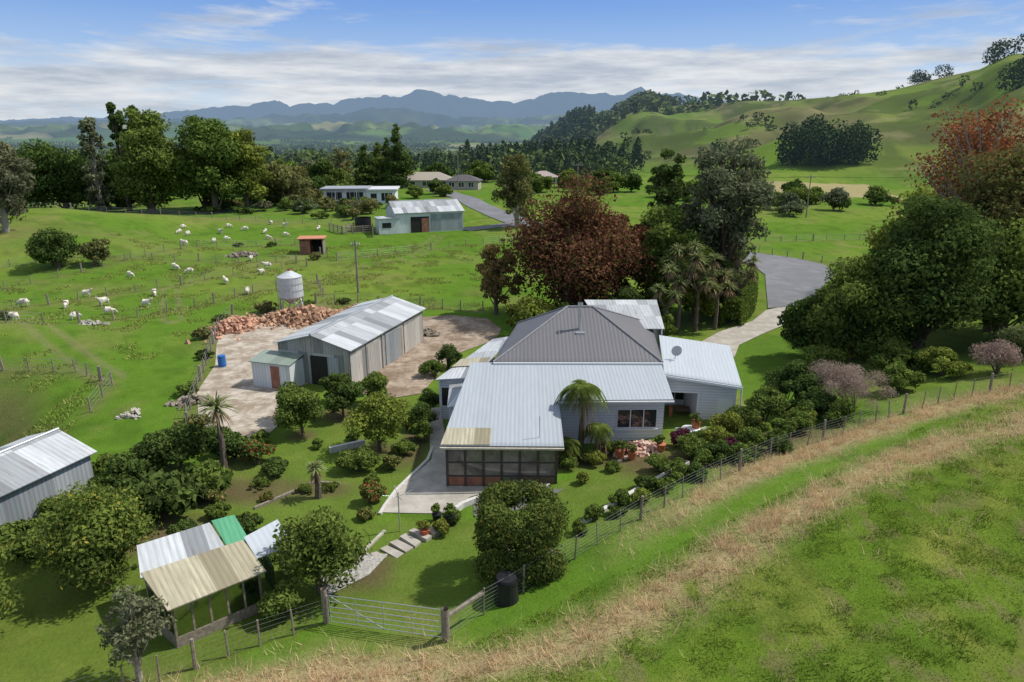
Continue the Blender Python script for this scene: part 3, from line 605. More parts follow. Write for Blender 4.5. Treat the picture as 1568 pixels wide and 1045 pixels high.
GLASS,_n=mat("window_glass");_b=N(_n,"ShaderNodeBsdfPrincipled");_b.inputs["Base Color"].default_value=(.03,.035,.04,1);_b.inputs["Roughness"].default_value=.06;_b.inputs["Specular IOR Level"].default_value=.8;out(_n,_b.outputs[0])
DARK=simple("interior_shade",(.03,.027,.024),.9);BROWN=simple("brown_timber",(.13,.085,.06),.7);REDB=simple("red_brown_panel",(.28,.12,.08),.6,var=.4,scale=2)  # dark panels in this material stand in for the shade within openings
TIMB=simple("grey_timber",(.24,.20,.155),.85,var=.4,scale=8);STEEL=simple("galvanised_steel",(.5,.52,.53),.35,metal=.6,var=.1)
CONC=simple("concrete",(.42,.385,.33),.85,var=.22,scale=1.1,bump=.1,c2=(.33,.30,.25),s2=.8);CONCD=simple("dark_concrete",(.15,.15,.13),.8,var=.4,scale=1.5)
YARD=simple("yard_concrete",(.44,.385,.31),.9,var=.3,scale=1.6,bump=.2,c2=(.25,.19,.13),s2=.6);GRAV=simple("yard_gravel",(.34,.27,.20),.95,var=.35,scale=1.6,bump=.4,c2=(.18,.125,.08),s2=.5)
ASPH=simple("asphalt",(.18,.18,.185),.85,var=.2,scale=.6,c2=(.15,.15,.15),s2=.2);PLAST=simple("black_plastic",(.02,.02,.022),.4);TERR=simple("terracotta",(.42,.15,.07),.8,var=.3,scale=9)
R_dark=corr("roof_dark_grey",(.16,.155,.16),pitch=.24,var=.03,stripe=.25,lap=20,dirt=.2)
R_light=corr("roof_light_galv",(.40,.435,.46),pitch=.22,var=.03,stripe=.12,lap=20,dirt=.28)
R_wing=corr("roof_wing",(.46,.50,.53),pitch=.24,var=.02,stripe=.08,lap=30,dirt=.2)
R_old=corr("roof_old_galv",(.30,.315,.32),(.48,.50,.50),pitch=.24,var=.28,rust=.2,stripe=.15,dirt=.45)
R_cream=corr("roof_translucent_cream",(.37,.32,.20),(.44,.40,.28),pitch=.2,var=.25,stripe=.2,dirt=.75)
R_green=corr("roof_green",(.10,.34,.18),pitch=.2,var=.15,dirt=.5)
W_corr=corr("wall_galv",(.27,.30,.32),(.36,.38,.39),pitch=.22,var=.14,rust=.14,stripe=.25)
W_corrb=corr("wall_galv_weathered",(.28,.29,.28),(.42,.40,.36),pitch=.22,var=.28,rust=.35,stripe=.2)
W_board=corr("weatherboard",(.72,.72,.77),pitch=.18,axis=1,var=.02,stripe=.22,lap=40,dirt=.1)
W_white=corr("wall_white_sheet",(.66,.68,.68),pitch=.25,var=.08,rust=.08,stripe=.15)
def window(p0,p1,s0,s1,z0,z1,par,nx=2,ny=1,fm=FRAME,gm=GLASS,t=.06,off=0.):
    fbox("glass",p0,p1,s0,s1,z0,z1,off+.004,off+.02,gm,par)
    for a in range(nx+1):
        c=s0+(s1-s0)*a/nx;fbox("frame",p0,p1,c-t/2,c+t/2,z0-t/2,z1+t/2,off+.021,off+.055,fm,par)
    for a in range(ny+1):
        c=z0+(z1-z0)*a/ny;fbox("frame",p0,p1,s0+t/2,s1-t/2,c-t/2,c+t/2,off+.022,off+.052,fm,par)
# ---------------------------------------------------------------- farmhouse
Hs=empty("farmhouse")
sheet("front_roof",[(-3.6,31.15,2.5),(2.6,31.05,2.5),(2.6,39.45,4.06),(-2.5,39.5,4.06)],R_light,Hs)
sheet("verandah_roof",[(2.603,35.3,3.26),(9.0,35.4,3.28),(9.1,39.45,4.06),(2.603,39.45,4.06)],R_light,Hs,uo=(6.2,4.4))
sheet("skylight_sheets",[(-3.58,31.17,2.55),(-1.1,31.15,2.55),(-1.05,32.6,2.82),(-3.38,32.6,2.82)],R_cream,Hs,.02)
FL,FR,BL,BR=(-1.15,39.35,4.12),(9.15,39.3,4.12),(.4,48.2,4.12),(10.2,48.2,4.12);R0,R1=(3.7,44.3,6.35),(5.4,44.3,6.35)
sheet("hip_roof_front",[FL,FR,R1,R0],R_dark,Hs);sheet("hip_roof_right",[FR,BR,R1],R_dark,Hs);sheet("hip_roof_left",[BL,FL,R0],R_dark,Hs);sheet("hip_roof_back",[BR,BL,R0,R1],R_dark,Hs)
DK=simple("ridge_cap",(.2,.2,.21),.5)
for a,b in ((R0,R1),(FL,R0),(FR,R1),(BL,R0),(BR,R1)): bar("ridge_cap",(a[0],a[1],a[2]+.01),(b[0],b[1],b[2]+.01),.08,DK,Hs)
fbox("hip_gutter",(-1.15,39.3),(9.15,39.25),0,10.3,4.03,4.13,0,.09,WHITE,Hs)
sheet("rear_roof",[(6.3,45.6,4.45),(10.6,45.6,4.45),(11.2,51.5,5.1),(5.6,51.5,5.1)],R_old,Hs)
sheet("wing_roof",[(9.15,38.6,3.62),(13.6,37.8,3.15),(15.1,45.2,3.35),(10.2,45.4,4.05)],R_wing,Hs,.06)
sheet("left_roof",[(-4.8,40,2.75),(-2.5,39.7,3.0),(0.3,47.4,3.45),(-1.4,47.6,3.1)],R_old,Hs)
sheet("left_roof_skylight",[(-3.9,41.9,2.95),(-1.9,41.6,3.16),(-1.4,43,3.24),(-3.4,43.3,3.02)],R_cream,Hs,.02)
sheet("left_low_roof",[(-3.75,36.6,2.3),(-3.1,36.4,2.5),(-2.6,39.6,2.7),(-3.9,39.9,2.5)],R_old,Hs)
A=(-3.35,31.22);B=(2.3,31.17);sl=lambda y:2.5+(y-31.15)*.187-.09
L=5.65
TG,_t=mat("greenhouse_glass");g_=N(_t,"ShaderNodeBsdfGlossy");g_.inputs[1].default_value=.1;g_.inputs[0].default_value=(.9,.95,.95,1);tr_=N(_t,"ShaderNodeBsdfTransparent");tr_.inputs[0].default_value=(.65,.7,.68,1);mx_=N(_t,"ShaderNodeMixShader");mx_.inputs[0].default_value=.32;_t.links.new(tr_.outputs[0],mx_.inputs[1]);_t.links.new(g_.outputs[0],mx_.inputs[2]);out(_t,mx_.outputs[0])
SG=simple("sunroom_glazing",(.14,.12,.11),.12,var=.65,scale=1.1,spec=.8)
FRB=simple("sunroom_frame",(.06,.045,.04),.6,var=.1)
fbox("sunroom_base",A,B,0,L,0,.2,-.12,.02,CONC,Hs)
fbox("sunroom_backing",A,B,0,L,.2,2.4,-.16,-.08,FRB,Hs)
for k in range(7):
    c=.06+k*(L-.12)/6;fbox("post",A,B,c-.06,c+.06,.2,2.36,-.079,.02,FRB,Hs)
for k in range(6):
    w_=(L-.12)/6;c=.06+k*w_
    fbox("glazing",A,B,c+.061,c+w_-.061,.8 if k!=3 else .26,2.26,-.05,-.03,SG,Hs)
    fbox("rail",A,B,c+.061,c+w_-.061,1.5,1.56,-.029,.005,FRB,Hs);fbox("rail",A,B,c+.061,c+w_-.061,.74,.8,-.049,.01,FRB,Hs)
    if k!=3: fbox("lower_panel",A,B,c+.061,c+w_-.061,.26,.739,-.05,-.015,REDB if k<3 else BROWN,Hs)
fbox("head_beam",A,B,0,L,2.27,2.4,-.07,.03,FRB,Hs)
fbox("side_wall_left",(-2.6,39.3),A,0,8.05,0,sl(39.3),-.1,0,W_board,Hs,z1b=sl(31.4))
window((-2.6,39.3),A,4.6,7.6,.9,2.1,Hs,3,1,FRB)
fbox("side_wall_right",B,(2.25,36.2),0,4.95,0,sl(31.35),-.1,0,W_board,Hs,z1b=sl(36.2))
window(B,(2.25,36.2),.3,3.8,.9,2.0,Hs,3,1,FRB,SG)
A=(2.25,36.25);B=(8.75,36.4)
fbox("front_wall",A,B,0,6.5,0,3.25,-.1,0,W_board,Hs)
window(A,B,3.8,6.1,1.15,2.3,Hs,3,1);fbox("sill",A,B,3.7,6.2,1.02,1.1,.0,.12,WHITE,Hs)
fbox("gutter",(2.61,35.22),(9.0,35.3),0,6.4,3.14,3.24,-.0,.1,WHITE,Hs);fbox("gutter",(-3.6,31.05),(2.6,30.95),0,6.2,2.38,2.47,0,.1,simple("gutter_grey",(.5,.45,.35),.6),Hs)
fbox("corner_post",(8.75,36.4),(8.75,39),0,2.6,0,3.5,-.1,0,W_board,Hs)
A=(9.3,38.95);B=(13.55,38.45);Lw=4.28
fbox("carport_back",A,B,0,2.1,0,3.4,-3.3,-3.2,W_board,Hs);window(A,B,.3,1.8,.6,2,Hs,2,1,off=-3.2)
fbox("carport_floor",A,B,-.5,2.1,.02,.06,-3.2,1.2,CONC,Hs);fbox("carport_side",(11.3,41.9),(11.4,38.75),0,3.1,0,3.2,-.1,0,W_board,Hs)
fbox("table_top",A,B,.8,1.8,.72,.76,-1.8,-1,BROWN,Hs);fbox("chair",A,B,.5,.7,0,.9,-1.4,-1,TERR,Hs)
fbox("lintel",A,B,-.1,2.1,2.35,3.5,-.1,0,W_board,Hs,z1b=3.3);fbox("wing_front_wall",A,B,2.1,Lw,0,3.28,-.1,0,W_board,Hs,z1b=3.05)
fbox("opening_trim",A,B,2.0,2.1,0,2.35,.003,.03,WHITE,Hs);fbox("opening_trim",A,B,-.1,2.1,2.35,2.45,.003,.03,WHITE,Hs)
fbox("side_window",A,B,3.2,4.1,1.1,2.1,.005,.03,WHITE,Hs);fbox("fascia",(9.15,38.58),(13.6,37.78),0,4.52,3.42,3.56,0,.06,WHITE,Hs,z1b=3.1,z0b=2.96)
fbox("wing_side_wall",(13.55,38.45),(15,45),0,6.7,0,3.0,-.1,0,W_board,Hs,z1b=3.2)
bar("downpipe",(13.75,38.2,0),(13.75,38.2,3),.05,WHITE,Hs)
fbox("rear_side_wall",(10.5,45.7),(11.1,51.3),0,5.6,0,4.4,-.1,0,W_board,Hs,z1b=4.95)
fbox("main_left_wall",(.5,48),(-1,39.6),0,8.5,0,4.08,-.15,-.05,W_board,Hs);fbox("main_right_wall",(9.0,39.6),(10.0,48),0,8.4,0,4.08,-.15,-.05,W_board,Hs);fbox("back_wall",(10,48),(.5,48),0,9.5,0,4.08,-.1,0,W_board,Hs)
A=(-4.6,40.25);B=(-2.65,39.95)
fbox("porch_front",A,B,0,1.97,0,2.7,-.1,0,W_board,Hs,z1b=2.9);window(A,B,.15,1.8,.9,2.2,Hs,3,1)
fbox("porch_side",(-1.35,47.4),A,0,7.85,0,3.05,-.1,0,W_board,Hs,z1b=2.7);window((-1.35,47.4),A,1,7.5,1,2.2,Hs,6,1)
A=(-3.75,39.8);B=(-3.6,36.7);fbox("lower_porch_side",A,B,0,3.1,0,2.4,-.1,0,W_board,Hs,z1b=2.25);window(A,B,.4,2.8,.8,2,Hs,3,1)
fbox("lower_porch_front",(-3.6,36.7),(-2.95,36.6),0,.65,0,2.2,-.1,0,W_board,Hs)
bar("chimney_flue",(4.35,42.2,5.2),(4.35,42.2,6.95),.1,STEEL,Hs,12);bar("flue_cowl",(4.35,42.2,6.95),(4.35,42.2,7.15),.16,STEEL,Hs,12);fbox("flue_flashing",(4.05,41.8),(4.65,41.8),0,.6,5.1,5.3,-.4,.1,STEEL,Hs)
V=[];F=[]
for i_ in range(6):
    for j_ in range(16):
        a=2*math.pi*j_/16;q=i_/5*.34;V.append((10.4+q*math.cos(a),41.15-.1*(q/.34)**2,4.3+q*math.sin(a)))
for i_ in range(5):
    for j_ in range(16):F.append([i_*16+j_,i_*16+(j_+1)%16,(i_+1)*16+(j_+1)%16,(i_+1)*16+j_])
obj("satellite_dish",mkmesh("satellite_dish",V,F,[simple("dish_grey",(.45,.45,.46),.4)],smooth=True),Hs);bar("dish_mount",(10.4,41.3,3.7),(10.4,41.2,4.3),.03,STEEL,Hs);bar("dish_arm",(10.4,41.1,4.1),(10.4,40.7,4.4),.02,STEEL,Hs)
bar("antenna",(1.4,31.8,2.5),(1.4,31.8,3.8),.02,STEEL,Hs)
# ---------------------------------------------------------------- sheds
def gable(name,A,d,Lg,W,ez,rz,roofm,wallm,ov=.25,base=0,ez2=None):
    E=empty(name);A=np.array(A,float);d=unit(np.array(d,float));n=np.array([-d[1],d[0]]);ez2=ez2 or ez
    B_=A+d*Lg;C_=A+n*W;D_=B_+n*W;z=base
    def P3(p,q): return (p[0],p[1],q+z)
    def W_(nm,a,b,h0,h1): return fbox(nm,a,b,0,float(np.linalg.norm(np.array(b)-np.array(a))),z-.5,h0+z,-.08,0,wallm,E,z1b=h1+z)
    W_("side_wall",A,B_,ez,ez);W_("side_wall",D_,C_,ez2,ez2)
    m=A+n*W/2;m2=B_+n*W/2
    W_("end_wall",C_,m,ez2,rz-.06);W_("end_wall",m,A,rz-.06,ez);W_("end_wall",B_,m2,ez,rz-.06);W_("end_wall",m2,D_,rz-.06,ez2)
    a=A-d*ov-n*ov;b=B_+d*ov-n*ov;c=m2+d*ov;e=m-d*ov;sl_=(rz-ez)/(W/2)*ov;sl2=(rz-ez2)/(W/2)*ov
    sheet("roof",[P3(a,ez-sl_+.04),P3(b,ez-sl_+.04),P3(c,rz+.04),P3(e,rz+.04)],roofm,E)
    f=C_-d*ov+n*ov;g=D_+d*ov+n*ov
    sheet("roof",[P3(g,ez2-sl2+.04),P3(f,ez2-sl2+.04),P3(e,rz+.04),P3(c,rz+.04)],roofm,E)
    bar("ridge_cap",P3(e,rz+.05),P3(c,rz+.05),.09,STEEL,E);return E
E=gable("long_farm_shed",(-11.4,45.6),(.30,.954),12.2,5.9,2.95,3.75,R_old,W_corrb)
A=(-16.98,47.37);B=(-11.4,45.6)
fbox("doorway_shade",A,B,2.6,4.0,0,2.2,.01,.03,DARK,E);fbox("door_leaf",A,B,4.02,4.9,0,2.2,.01,.05,W_corr,E)  # flat dark panel paints an opening's shade onto the end wall
fbox("lean_to_front",A,B,-1.1,1.9,0,1.9,1.6,1.68,W_white,E);fbox("lean_to_side",A,B,1.9,1.98,0,1.95,.0,1.68,W_white,E);fbox("lean_to_door",A,B,.4,1.1,0,1.7,1.69,1.72,REDB,E);fbox("lean_to_side_left",A,B,-1.18,-1.1,0,1.95,0.,1.68,W_white,E)
n_=np.array([-.3026,-.953]);dd=np.array([.953,-.3026]);a0=np.array(A)
q=lambda s,o,z:(a0[0]+dd[0]*s+n_[0]*o,a0[1]+dd[1]*s+n_[1]*o,z)
sheet("lean_to_roof",[q(-1.3,1.85,1.95),q(2.1,1.85,1.95),q(2.1,.0,2.25),q(-1.3,0,2.25)],corr("roof_mossy",(.25,.30,.24),pitch=.22,var=.15),E)
for k,(s0,s1) in enumerate([(2.2,4.4),(5.2,7.4),(8.4,10.4)]): fbox("sliding_door",(-11.4,45.6),(-7.74,57.2),s0,s1,.05,2.6,.01,.06,[W_corrb,W_corr,W_corrb][k],E)
fbox("downpipe",(-11.4,45.6),(-7.74,57.2),4.6,4.7,0,2.8,.01,.1,STEEL,E)
gable("corrugated_shed",(-24.8,21.6),(.35,.937),10.2,4.6,2.15,2.9,R_old,W_corr)
bz=hz(-18,125);E=gable("white_barn",(-20.6,122.4),(.93,.367),12.5,9,3.6,5.2,R_old,W_white,base=bz)
A=(-20.6,122.4);B=(-8.97,127);fbox("open_doorway_shade",A,B,2.6,6,bz,bz+2.8,.01,.06,DARK,E);fbox("rusty_door",A,B,4.6,5.9,bz,bz+2.5,.07,.12,REDB,E);fbox("side_panel",A,B,6.3,12.3,bz+.2,bz+3.2,.01,.05,W_corr,E)  # dark box on the front wall in place of a shaded opening
fbox("lean_to",A,B,-3.2,0.5,bz,bz+2.7,-3,.3,W_white,E);fbox("lean_to_roof",A,B,-3.4,.55,bz+2.7,bz+2.8,-3.2,.5,R_old,E);fbox("lean_to_window",A,B,-2.6,-1,bz+1.1,bz+2,.31,.35,DARK,E)
bz=hz(-38,173)+.4;E=empty("white_bungalow");A=(-47.2,172.5);B=(-29,174)
fbox("left_block",A,B,.5,11,bz-1,bz+3.1,-8,0,WHITE,E);fbox("right_block",A,B,11,18,bz-1,bz+2.9,-9,.6,WHITE,E)
RG=simple("flat_roof_grey",(.30,.31,.33),.6);fbox("left_roof",A,B,-.3,11.6,bz+3.1,bz+3.5,-8.6,1.0,RG,E);fbox("right_roof",A,B,11.0,18.6,bz+2.95,bz+3.3,-9.5,1.2,simple("roof_edge_white",(.6,.6,.6),.5),E)
window(A,B,1.2,5,bz+.3,bz+2.6,E,3,1,t=.1);window(A,B,5.8,10.2,bz+.3,bz+2.6,E,4,1,t=.1);window(A,B,12,13.6,bz+.9,bz+2.3,E,1,1,t=.12,off=.6);window(A,B,14.6,17.4,bz+.4,bz+2.4,E,3,1,t=.12,off=.6)
fbox("deck",A,B,.5,12,bz-.3,bz,0.61,3,TIMB,E)
for k in range(5): fbox("deck_post",A,B,.8+k*2.6,.95+k*2.6,bz,bz+3.1,.8,.95,WHITE,E)
def hiphouse(name,x,y,w,d,h,rm,wm,ang=0):
    z=hz(x,y)+.2;E=empty(name,(x,y,z),ang);a=w/2;b=d/2
    fbox("walls",(-a,-b),(a,-b),0,w,-1,2.5,-d,0,wm,E)
    o=.5;FLc,FRc,BLc,BRc=(-a-o,-b-o,2.45),(a+o,-b-o,2.45),(-a-o,b+o,2.45),(a+o,b+o,2.45);r0=(-a+b,0,h);r1=(a-b,0,h)
    sheet("roof_front",[FLc,FRc,r1,r0],rm,E);sheet("roof_back",[BRc,BLc,r0,r1],rm,E);sheet("roof_left",[BLc,FLc,r0],rm,E);sheet("roof_right",[FRc,BRc,r1],rm,E)
    for k in range(3): window((-a,-b),(a,-b),w*(.1+.3*k),w*(.27+.3*k),.6,2.1,E,2,1,t=.1)
RT=simple("roof_tan",(.33,.29,.23),.7);RD=simple("roof_charcoal",(.10,.09,.09),.6);WC=simple("wall_cream",(.4,.36,.3),.7)
hiphouse("distant_house",-28,232,17,9,4.8,RT,WC,.1);hiphouse("distant_house",-15,217,10,7,4.2,RD,WC,-.1);hiphouse("distant_house",11,247,10,8,4.4,simple("roof_pink",(.36,.29,.26),.7),WC,.1)
z=hz(-30,101);E=empty("field_hut");A=(-31.6,101.2);B=(-28.2,101.6)
fbox("back_wall",A,B,0,3.4,z,z+2.2,-2.5,-2.4,TIMB,E);fbox("left_wall",A,B,0,.1,z,z+2.3,-2.4,0,TIMB,E);fbox("right_wall",A,B,3.3,3.4,z,z+2.3,-2.4,0,TIMB,E);fbox("partition",A,B,1.4,1.5,z,z+2.2,-2.4,0,REDB,E);fbox("front_panel",A,B,.1,1.4,z,z+2.1,-.1,0,REDB,E);fbox("roof",A,B,-.3,3.7,z+2.3,z+2.42,-2.8,.4,simple("orange_roof",(.5,.22,.12),.7),E);fbox("hut_inside_shade",A,B,1.5,3.3,z,z+2,-2.3,-2.25,DARK,E)  # dark sheet before the back wall paints the hut's inner shade
z=hz(-22.2,67);E=empty("grain_silo",(-22.2,67,z))
V,F=tube([(0,0,1.0),(0,0,1.75),(0,0,3.75),(0,0,4.35)],[.25,1.2,1.2,.18],24);obj("hopper_and_body",mkmesh("silo",V,F,[simple("silo_galv",(.5,.52,.53),.45,var=.2,scale=2)],smooth=False),E)
bar("lid",(0,0,4.35),(0,0,4.5),.22,TERR,E,12)
for zz in (1.75,2.42,3.08,3.75): 
    V,F=tube([(0,0,zz-.03),(0,0,zz+.03)],[1.23,1.23],24);obj("hoop",mkmesh("hoop",V,F,[STEEL]),E)
for a in range(6):
    c,s_=math.cos(a*1.047),math.sin(a*1.047);bar("leg",(1.15*c,1.15*s_,-.2),(1.15*c,1.15*s_,1.8),.06,STEEL,E)
    c2,s2=math.cos(a*1.047+1.047),math.sin(a*1.047+1.047);bar("brace",(1.15*c,1.15*s_,.3),(1.15*c2,1.15*s2,1.5),.03,STEEL,E)
bar("ladder_rail",(-1.3,-.2,0),(-1.3,-.2,4),.025,STEEL,E);bar("ladder_rail",(-1.3,.2,0),(-1.3,.2,4),.025,STEEL,E)
E=empty("greenhouse")
sheet("cream_roof",[(-11.7,19.5,1.95),(-9.1,21.7,1.95),(-10.5,23.2,2.3),(-13.4,21.1,2.3)],R_cream,E)
sheet("grey_roof",[(-13.5,21.2,2.0),(-11.0,22.9,2.0),(-12.2,24.2,2.45),(-14.3,22.6,2.45)],R_old,E)
sheet("green_roof",[(-11.0,22.95,2.1),(-10.3,23.4,2.1),(-11.4,24.7,2.5),(-12.15,24.25,2.5)],R_green,E)
sheet("white_roof",[(-9.7,22.4,2.0),(-8.6,23.3,2.0),(-9.6,24.6,2.35),(-10.5,23.3,2.35)],R_wing,E)
PIN=simple("plants_inside",(.07,.12,.04),.9,var=.8,scale=5)
def ghwall(a,b,h,n):
    Lh=math.dist(a,b);fbox("lower_board",a,b,0,Lh,0,.55,-.06,0,TIMB,E);fbox("top_rail",a,b,0,Lh,h-.1,h,-.06,.0,TIMB,E);fbox("inside_shade",a,b,.1,Lh-.1,0,1.2,-.7,-.6,PIN,E)
    for q in range(n+1):
        c=.04+(Lh-.08)*q/n;fbox("post",a,b,c-.035,c+.035,.55,h-.1,-.06,-.001,TIMB,E)
        if q<n: fbox("pane",a,b,c+.036,c+(Lh-.08)/n-.036,.56,h-.1,-.035,-.03,TG,E)
ghwall((-11.75,19.8),(-9.4,21.8),1.9,5);ghwall((-13.3,21.1),(-11.75,19.8),1.9,3);ghwall((-9.4,21.8),(-10.4,23),1.9,2);ghwall((-14.1,22.5),(-13.3,21.1),2,2);ghwall((-8.8,23.3),(-9.6,24.4),1.9,2);ghwall((-12,24.1),(-14.1,22.5),2.2,3)
# ---------------------------------------------------------------- paving
polysheet("concrete_yard",[(-27,61.5),(-26,64.4),(-23.2,66.4),(-19,67),(-15.6,65.2),(-11,56),(-13,49),(-16.3,44.6),(-14.6,39),(-14.9,36.6),(-15.9,35.6),(-18,37.6),(-20.2,40.6),(-22.2,45),(-23.3,50.7),(-25.4,56)],.035,YARD)
polysheet("gravel_yard",[(-10,65),(-6,66),(-2.4,64.6),(-1,61),(-1.4,57.6),(-4.2,54),(-5.6,48.3),(-6.3,44.6),(-8,43.8),(-10.6,44.5),(-13,47.5),(-10,58)],.04,GRAV)
polysheet("driveway",[(28.8,69.8),(27.6,65.5),(25.6,62),(22.5,59.0),(19.4,55.7),(18,52.4),(16.2,53),(16.6,57),(19,60.0),(23.2,63.6),(26,67.8)],.06,CONC)
polysheet("road",[(30,79),(32.4,86),(33,92),(31,98),(27,103.4),(32,106),(37,102),(41,98),(43,93),(42,87),(39,82.5),(36,78),(33,73),(31,70.2),(28.9,69.2),(26.5,68.6),(28,73)],.1,ASPH)
drape("road",[(-24,215),(-14,190),(-8,166),(1.5,136),(14,116),(31,103)],6,ASPH,.12)
drape("farm_track",[(-9,127),(-4,131),(1,134)],4,ASPH,.1)
polysheet("patio",[(-6.2,28.9),(-2.7,28.6),(-2.1,30.2),(-.8,30.9),(1.6,32.4),(-3.2,32.6),(-3.7,36.5),(-4.6,36.5),(-4.5,34.5),(-5.9,31)],.035,CONC)
polysheet("drainage_channel",[(-1.9,29.7),(-.4,30.4),(1.3,30.7),(2.6,30.4),(.9,28.6),(-1.8,28.2)],.03,CONCD)
drape("garden_path",[(-4.3,36),(-4.6,38.5),(-5.2,42)],.9,CONC,.03,.5)
def lowwall(name,P,h,t,m,parent=None):
    A=Acc()
    for a,b in zip(P[:-1],P[1:]):
        a=np.array(a);b=np.array(b);d=unit(b-a);n=np.array([-d[1],d[0]])*t/2;z=float(H(*a));z2=float(H(*b))
        V=np.array([(*(a-n),z-.2),(*(b-n),z2-.2),(*(b+n),z2-.2),(*(a+n),z-.2),(*(a-n),z+h),(*(b-n),z2+h),(*(b+n),z2+h),(*(a+n),z+h)])
        A.add(V,np.array([[4,5,6,7],[0,1,5,4],[1,2,6,5],[2,3,7,6],[3,0,4,7]]),0)
    return obj(name,A.mesh(name,[m]),parent)
arc=[(-2.75,28.0),(-2.7,28.7),(-2.4,29.2),(-1.9,29.6),(-1.2,29.95),(-.3,30.2),(.6,30.4),(1.9,30.55)]
WC2=simple("wall_cap_white",(.56,.54,.50),.7,var=.2);lowwall("retaining_wall",arc,.28,.2,WC2)
lowwall("garden_kerb",[(-6.3,28.7),(-6.2,29.5),(-5.9,31),(-4.7,34.4),(-4.6,36)],.12,.15,WC2)
lowwall("garden_kerb",[(9.1,31.9),(6.1,29.3),(3.2,26.5)],.18,.2,WC2);lowwall("garden_kerb",[(-8,24.2),(-6.4,25.6),(-5.8,27.2)],.1,.14,CONC)
lowwall("retaining_wall",[(-8.6,36.4),(-10.4,35.4)],.35,.2,WC2);lowwall("garden_kerb",[(-12.5,29.3),(-10.3,31.9),(-8.9,31.7)],.12,.12,TIMB)
A_=Acc();rg=np.random.default_rng(3)
for k in range(7):
    x0,y0=-5.9+.36*k,24.6+.38*k;V=np.array([(x0+a+rg.normal()*.03,y0+b+rg.normal()*.03,c) for a,b,c in [(-.55,.3,0),(-.3,.55,0),(.55,-.1,0),(.3,-.4,0)]]);V2=V.copy();V2[:,2]=.16+.05*k;V[:,2]=-.05
    A_.add(np.concatenate([V,V2]),np.array([[4,5,6,7],[0,1,5,4],[1,2,6,5],[2,3,7,6],[3,0,4,7]]),0)
obj("garden_steps",A_.mesh("garden_steps",[CONC]))
polysheet("gravel_path",[(-8,24),(-6.4,25.5),(-5.3,25.3),(-5.8,23.8),(-7.2,22.4)],.03,simple("pebbles",(.36,.34,.30),.9,var=.5,scale=9))
def rubble(name,x,y,rx,ry,h,n,m,seed,s=.22):
    rg=np.random.default_rng(seed);A=Acc();q=rg.normal(size=(n,2))*.45;zz=np.clip(1-np.hypot(q[:,0],q[:,1]),0.02,1)*h*rg.random(n)**.5
    for (a,b),z in zip(q,zz):
        R_=np.linalg.qr(rg.normal(size=(3,3)))[0];d=np.array([s*1.3,s*.7,s*.5])*(.5+.8*rg.random())
        V=np.array([[i,j,k] for i in(-1,1) for j in(-1,1) for k in(-1,1)])*d/1.5+rg.normal(size=(8,3))*s*.06
        V=V@R_+np.array([a*rx,b*ry,z]);A.add(V,np.array([[0,1,3,2],[4,6,7,5],[0,4,5,1],[2,3,7,6],[0,2,6,4],[1,5,7,3]]),0,np.full((8,2),rg.random()))
    return obj(name,A.mesh(name,[m]),None,(x,y,hz(x,y)))
RB=leafm("firewood_colours",(.15,.085,.055),(.42,.27,.17),0)
rubble("firewood_pile",-20,64.4,5.4,2.8,1.4,950,RB,1,.3);rubble("firewood_pile",-15.2,66.2,2.8,2,1.1,320,RB,2,.28);rubble("firewood_pile",-26,61.5,2.0,3.4,1.0,340,RB,3,.28)
rubble("terracotta_rubble",7.3,34.6,1.5,1.1,.6,300,leafm("rubble_colours",(.36,.2,.14),(.52,.42,.34),0),4,.14)
rubble("stone_heap",-39,61,1.2,.6,.4,50,CONC,5,.22);rubble("log_heap",-39,99,2.5,1,.6,60,TIMB,6,.4);rubble("stone_heap",-24.5,40.8,.8,.8,.4,30,CONC,7,.2);rubble("scrap_timber",-21.5,43,1.4,.8,.4,40,TIMB,8,.3);rubble("scrap_timber",-7.4,59,1.4,.8,.5,40,TIMB,9,.3)
E=empty("blue_drum",(-22.6,50.4,.04));V,F=tube([(0,0,0),(0,0,.3),(0,0,.6),(0,0,.88),(0,0,.9)],[.3,.31,.3,.3,.01],14);obj("drum_body",mkmesh("drum",V,F,[simple("blue_plastic",(.03,.14,.4),.4)],smooth=False),E)
# ---------------------------------------------------------------- fences
WIRE=simple("fence_wire",(.3,.3,.3),.5,metal=.5)
def fence(name,P,sp=2.2,h=1.15,r=.055,wires=5,big=6,seed=1,wr=.006,off=0.):
    rg=np.random.default_rng(seed);P=np.array(P,float);pts=[];
    for a,b in zip(P[:-1],P[1:]):
        n=max(1,int(round(np.linalg.norm(b-a)/sp)))
        for q in range(n):pts.append(a+(b-a)*(q+(rg.normal()*.07 if q else 0))/n)
    pts.append(P[-1]);E=empty(name);A=Acc();Wn=Acc();pr=None
    for k,p in enumerate(pts):
        z=hz(*p);rr_=r*(1.6 if k%big==0 else .85)*(.75+.4*rg.random());hh=h*(1.08 if k%big==0 else .9+.14*rg.random());lx,ly=rg.normal(size=2)*.06
        V,F=tube([(p[0],p[1],z-.3),(p[0]+lx,p[1]+ly,z+hh)],[rr_,rr_*.9],6);A.add(V,F,0)
        V,F=tube([(p[0]+lx,p[1]+ly,z+hh),(p[0]+lx,p[1]+ly,z+hh+.01)],[rr_*.9,.005],6);A.add(V,F,0)
        if pr is not None:
            for w in range(wires):
                q=h*(.12+.83*w/(wires-1));V,F=tube([(pr[0],pr[1],pr[2]+q),(p[0],p[1],z+q)],[wr,wr],3);Wn.add(V,F,0)
        pr=(p[0],p[1],z)
    obj("posts",A.mesh("posts",[TIMB]),E);obj("wires",Wn.mesh("wires",[WIRE]),E);return E
fence("post_and_wire_fence",FENCE,1.25,1.1,.042,7,5,1,.005)
fence("post_and_wire_fence",FENCE2,1.2,1.1,.045,6,4,2,.005)
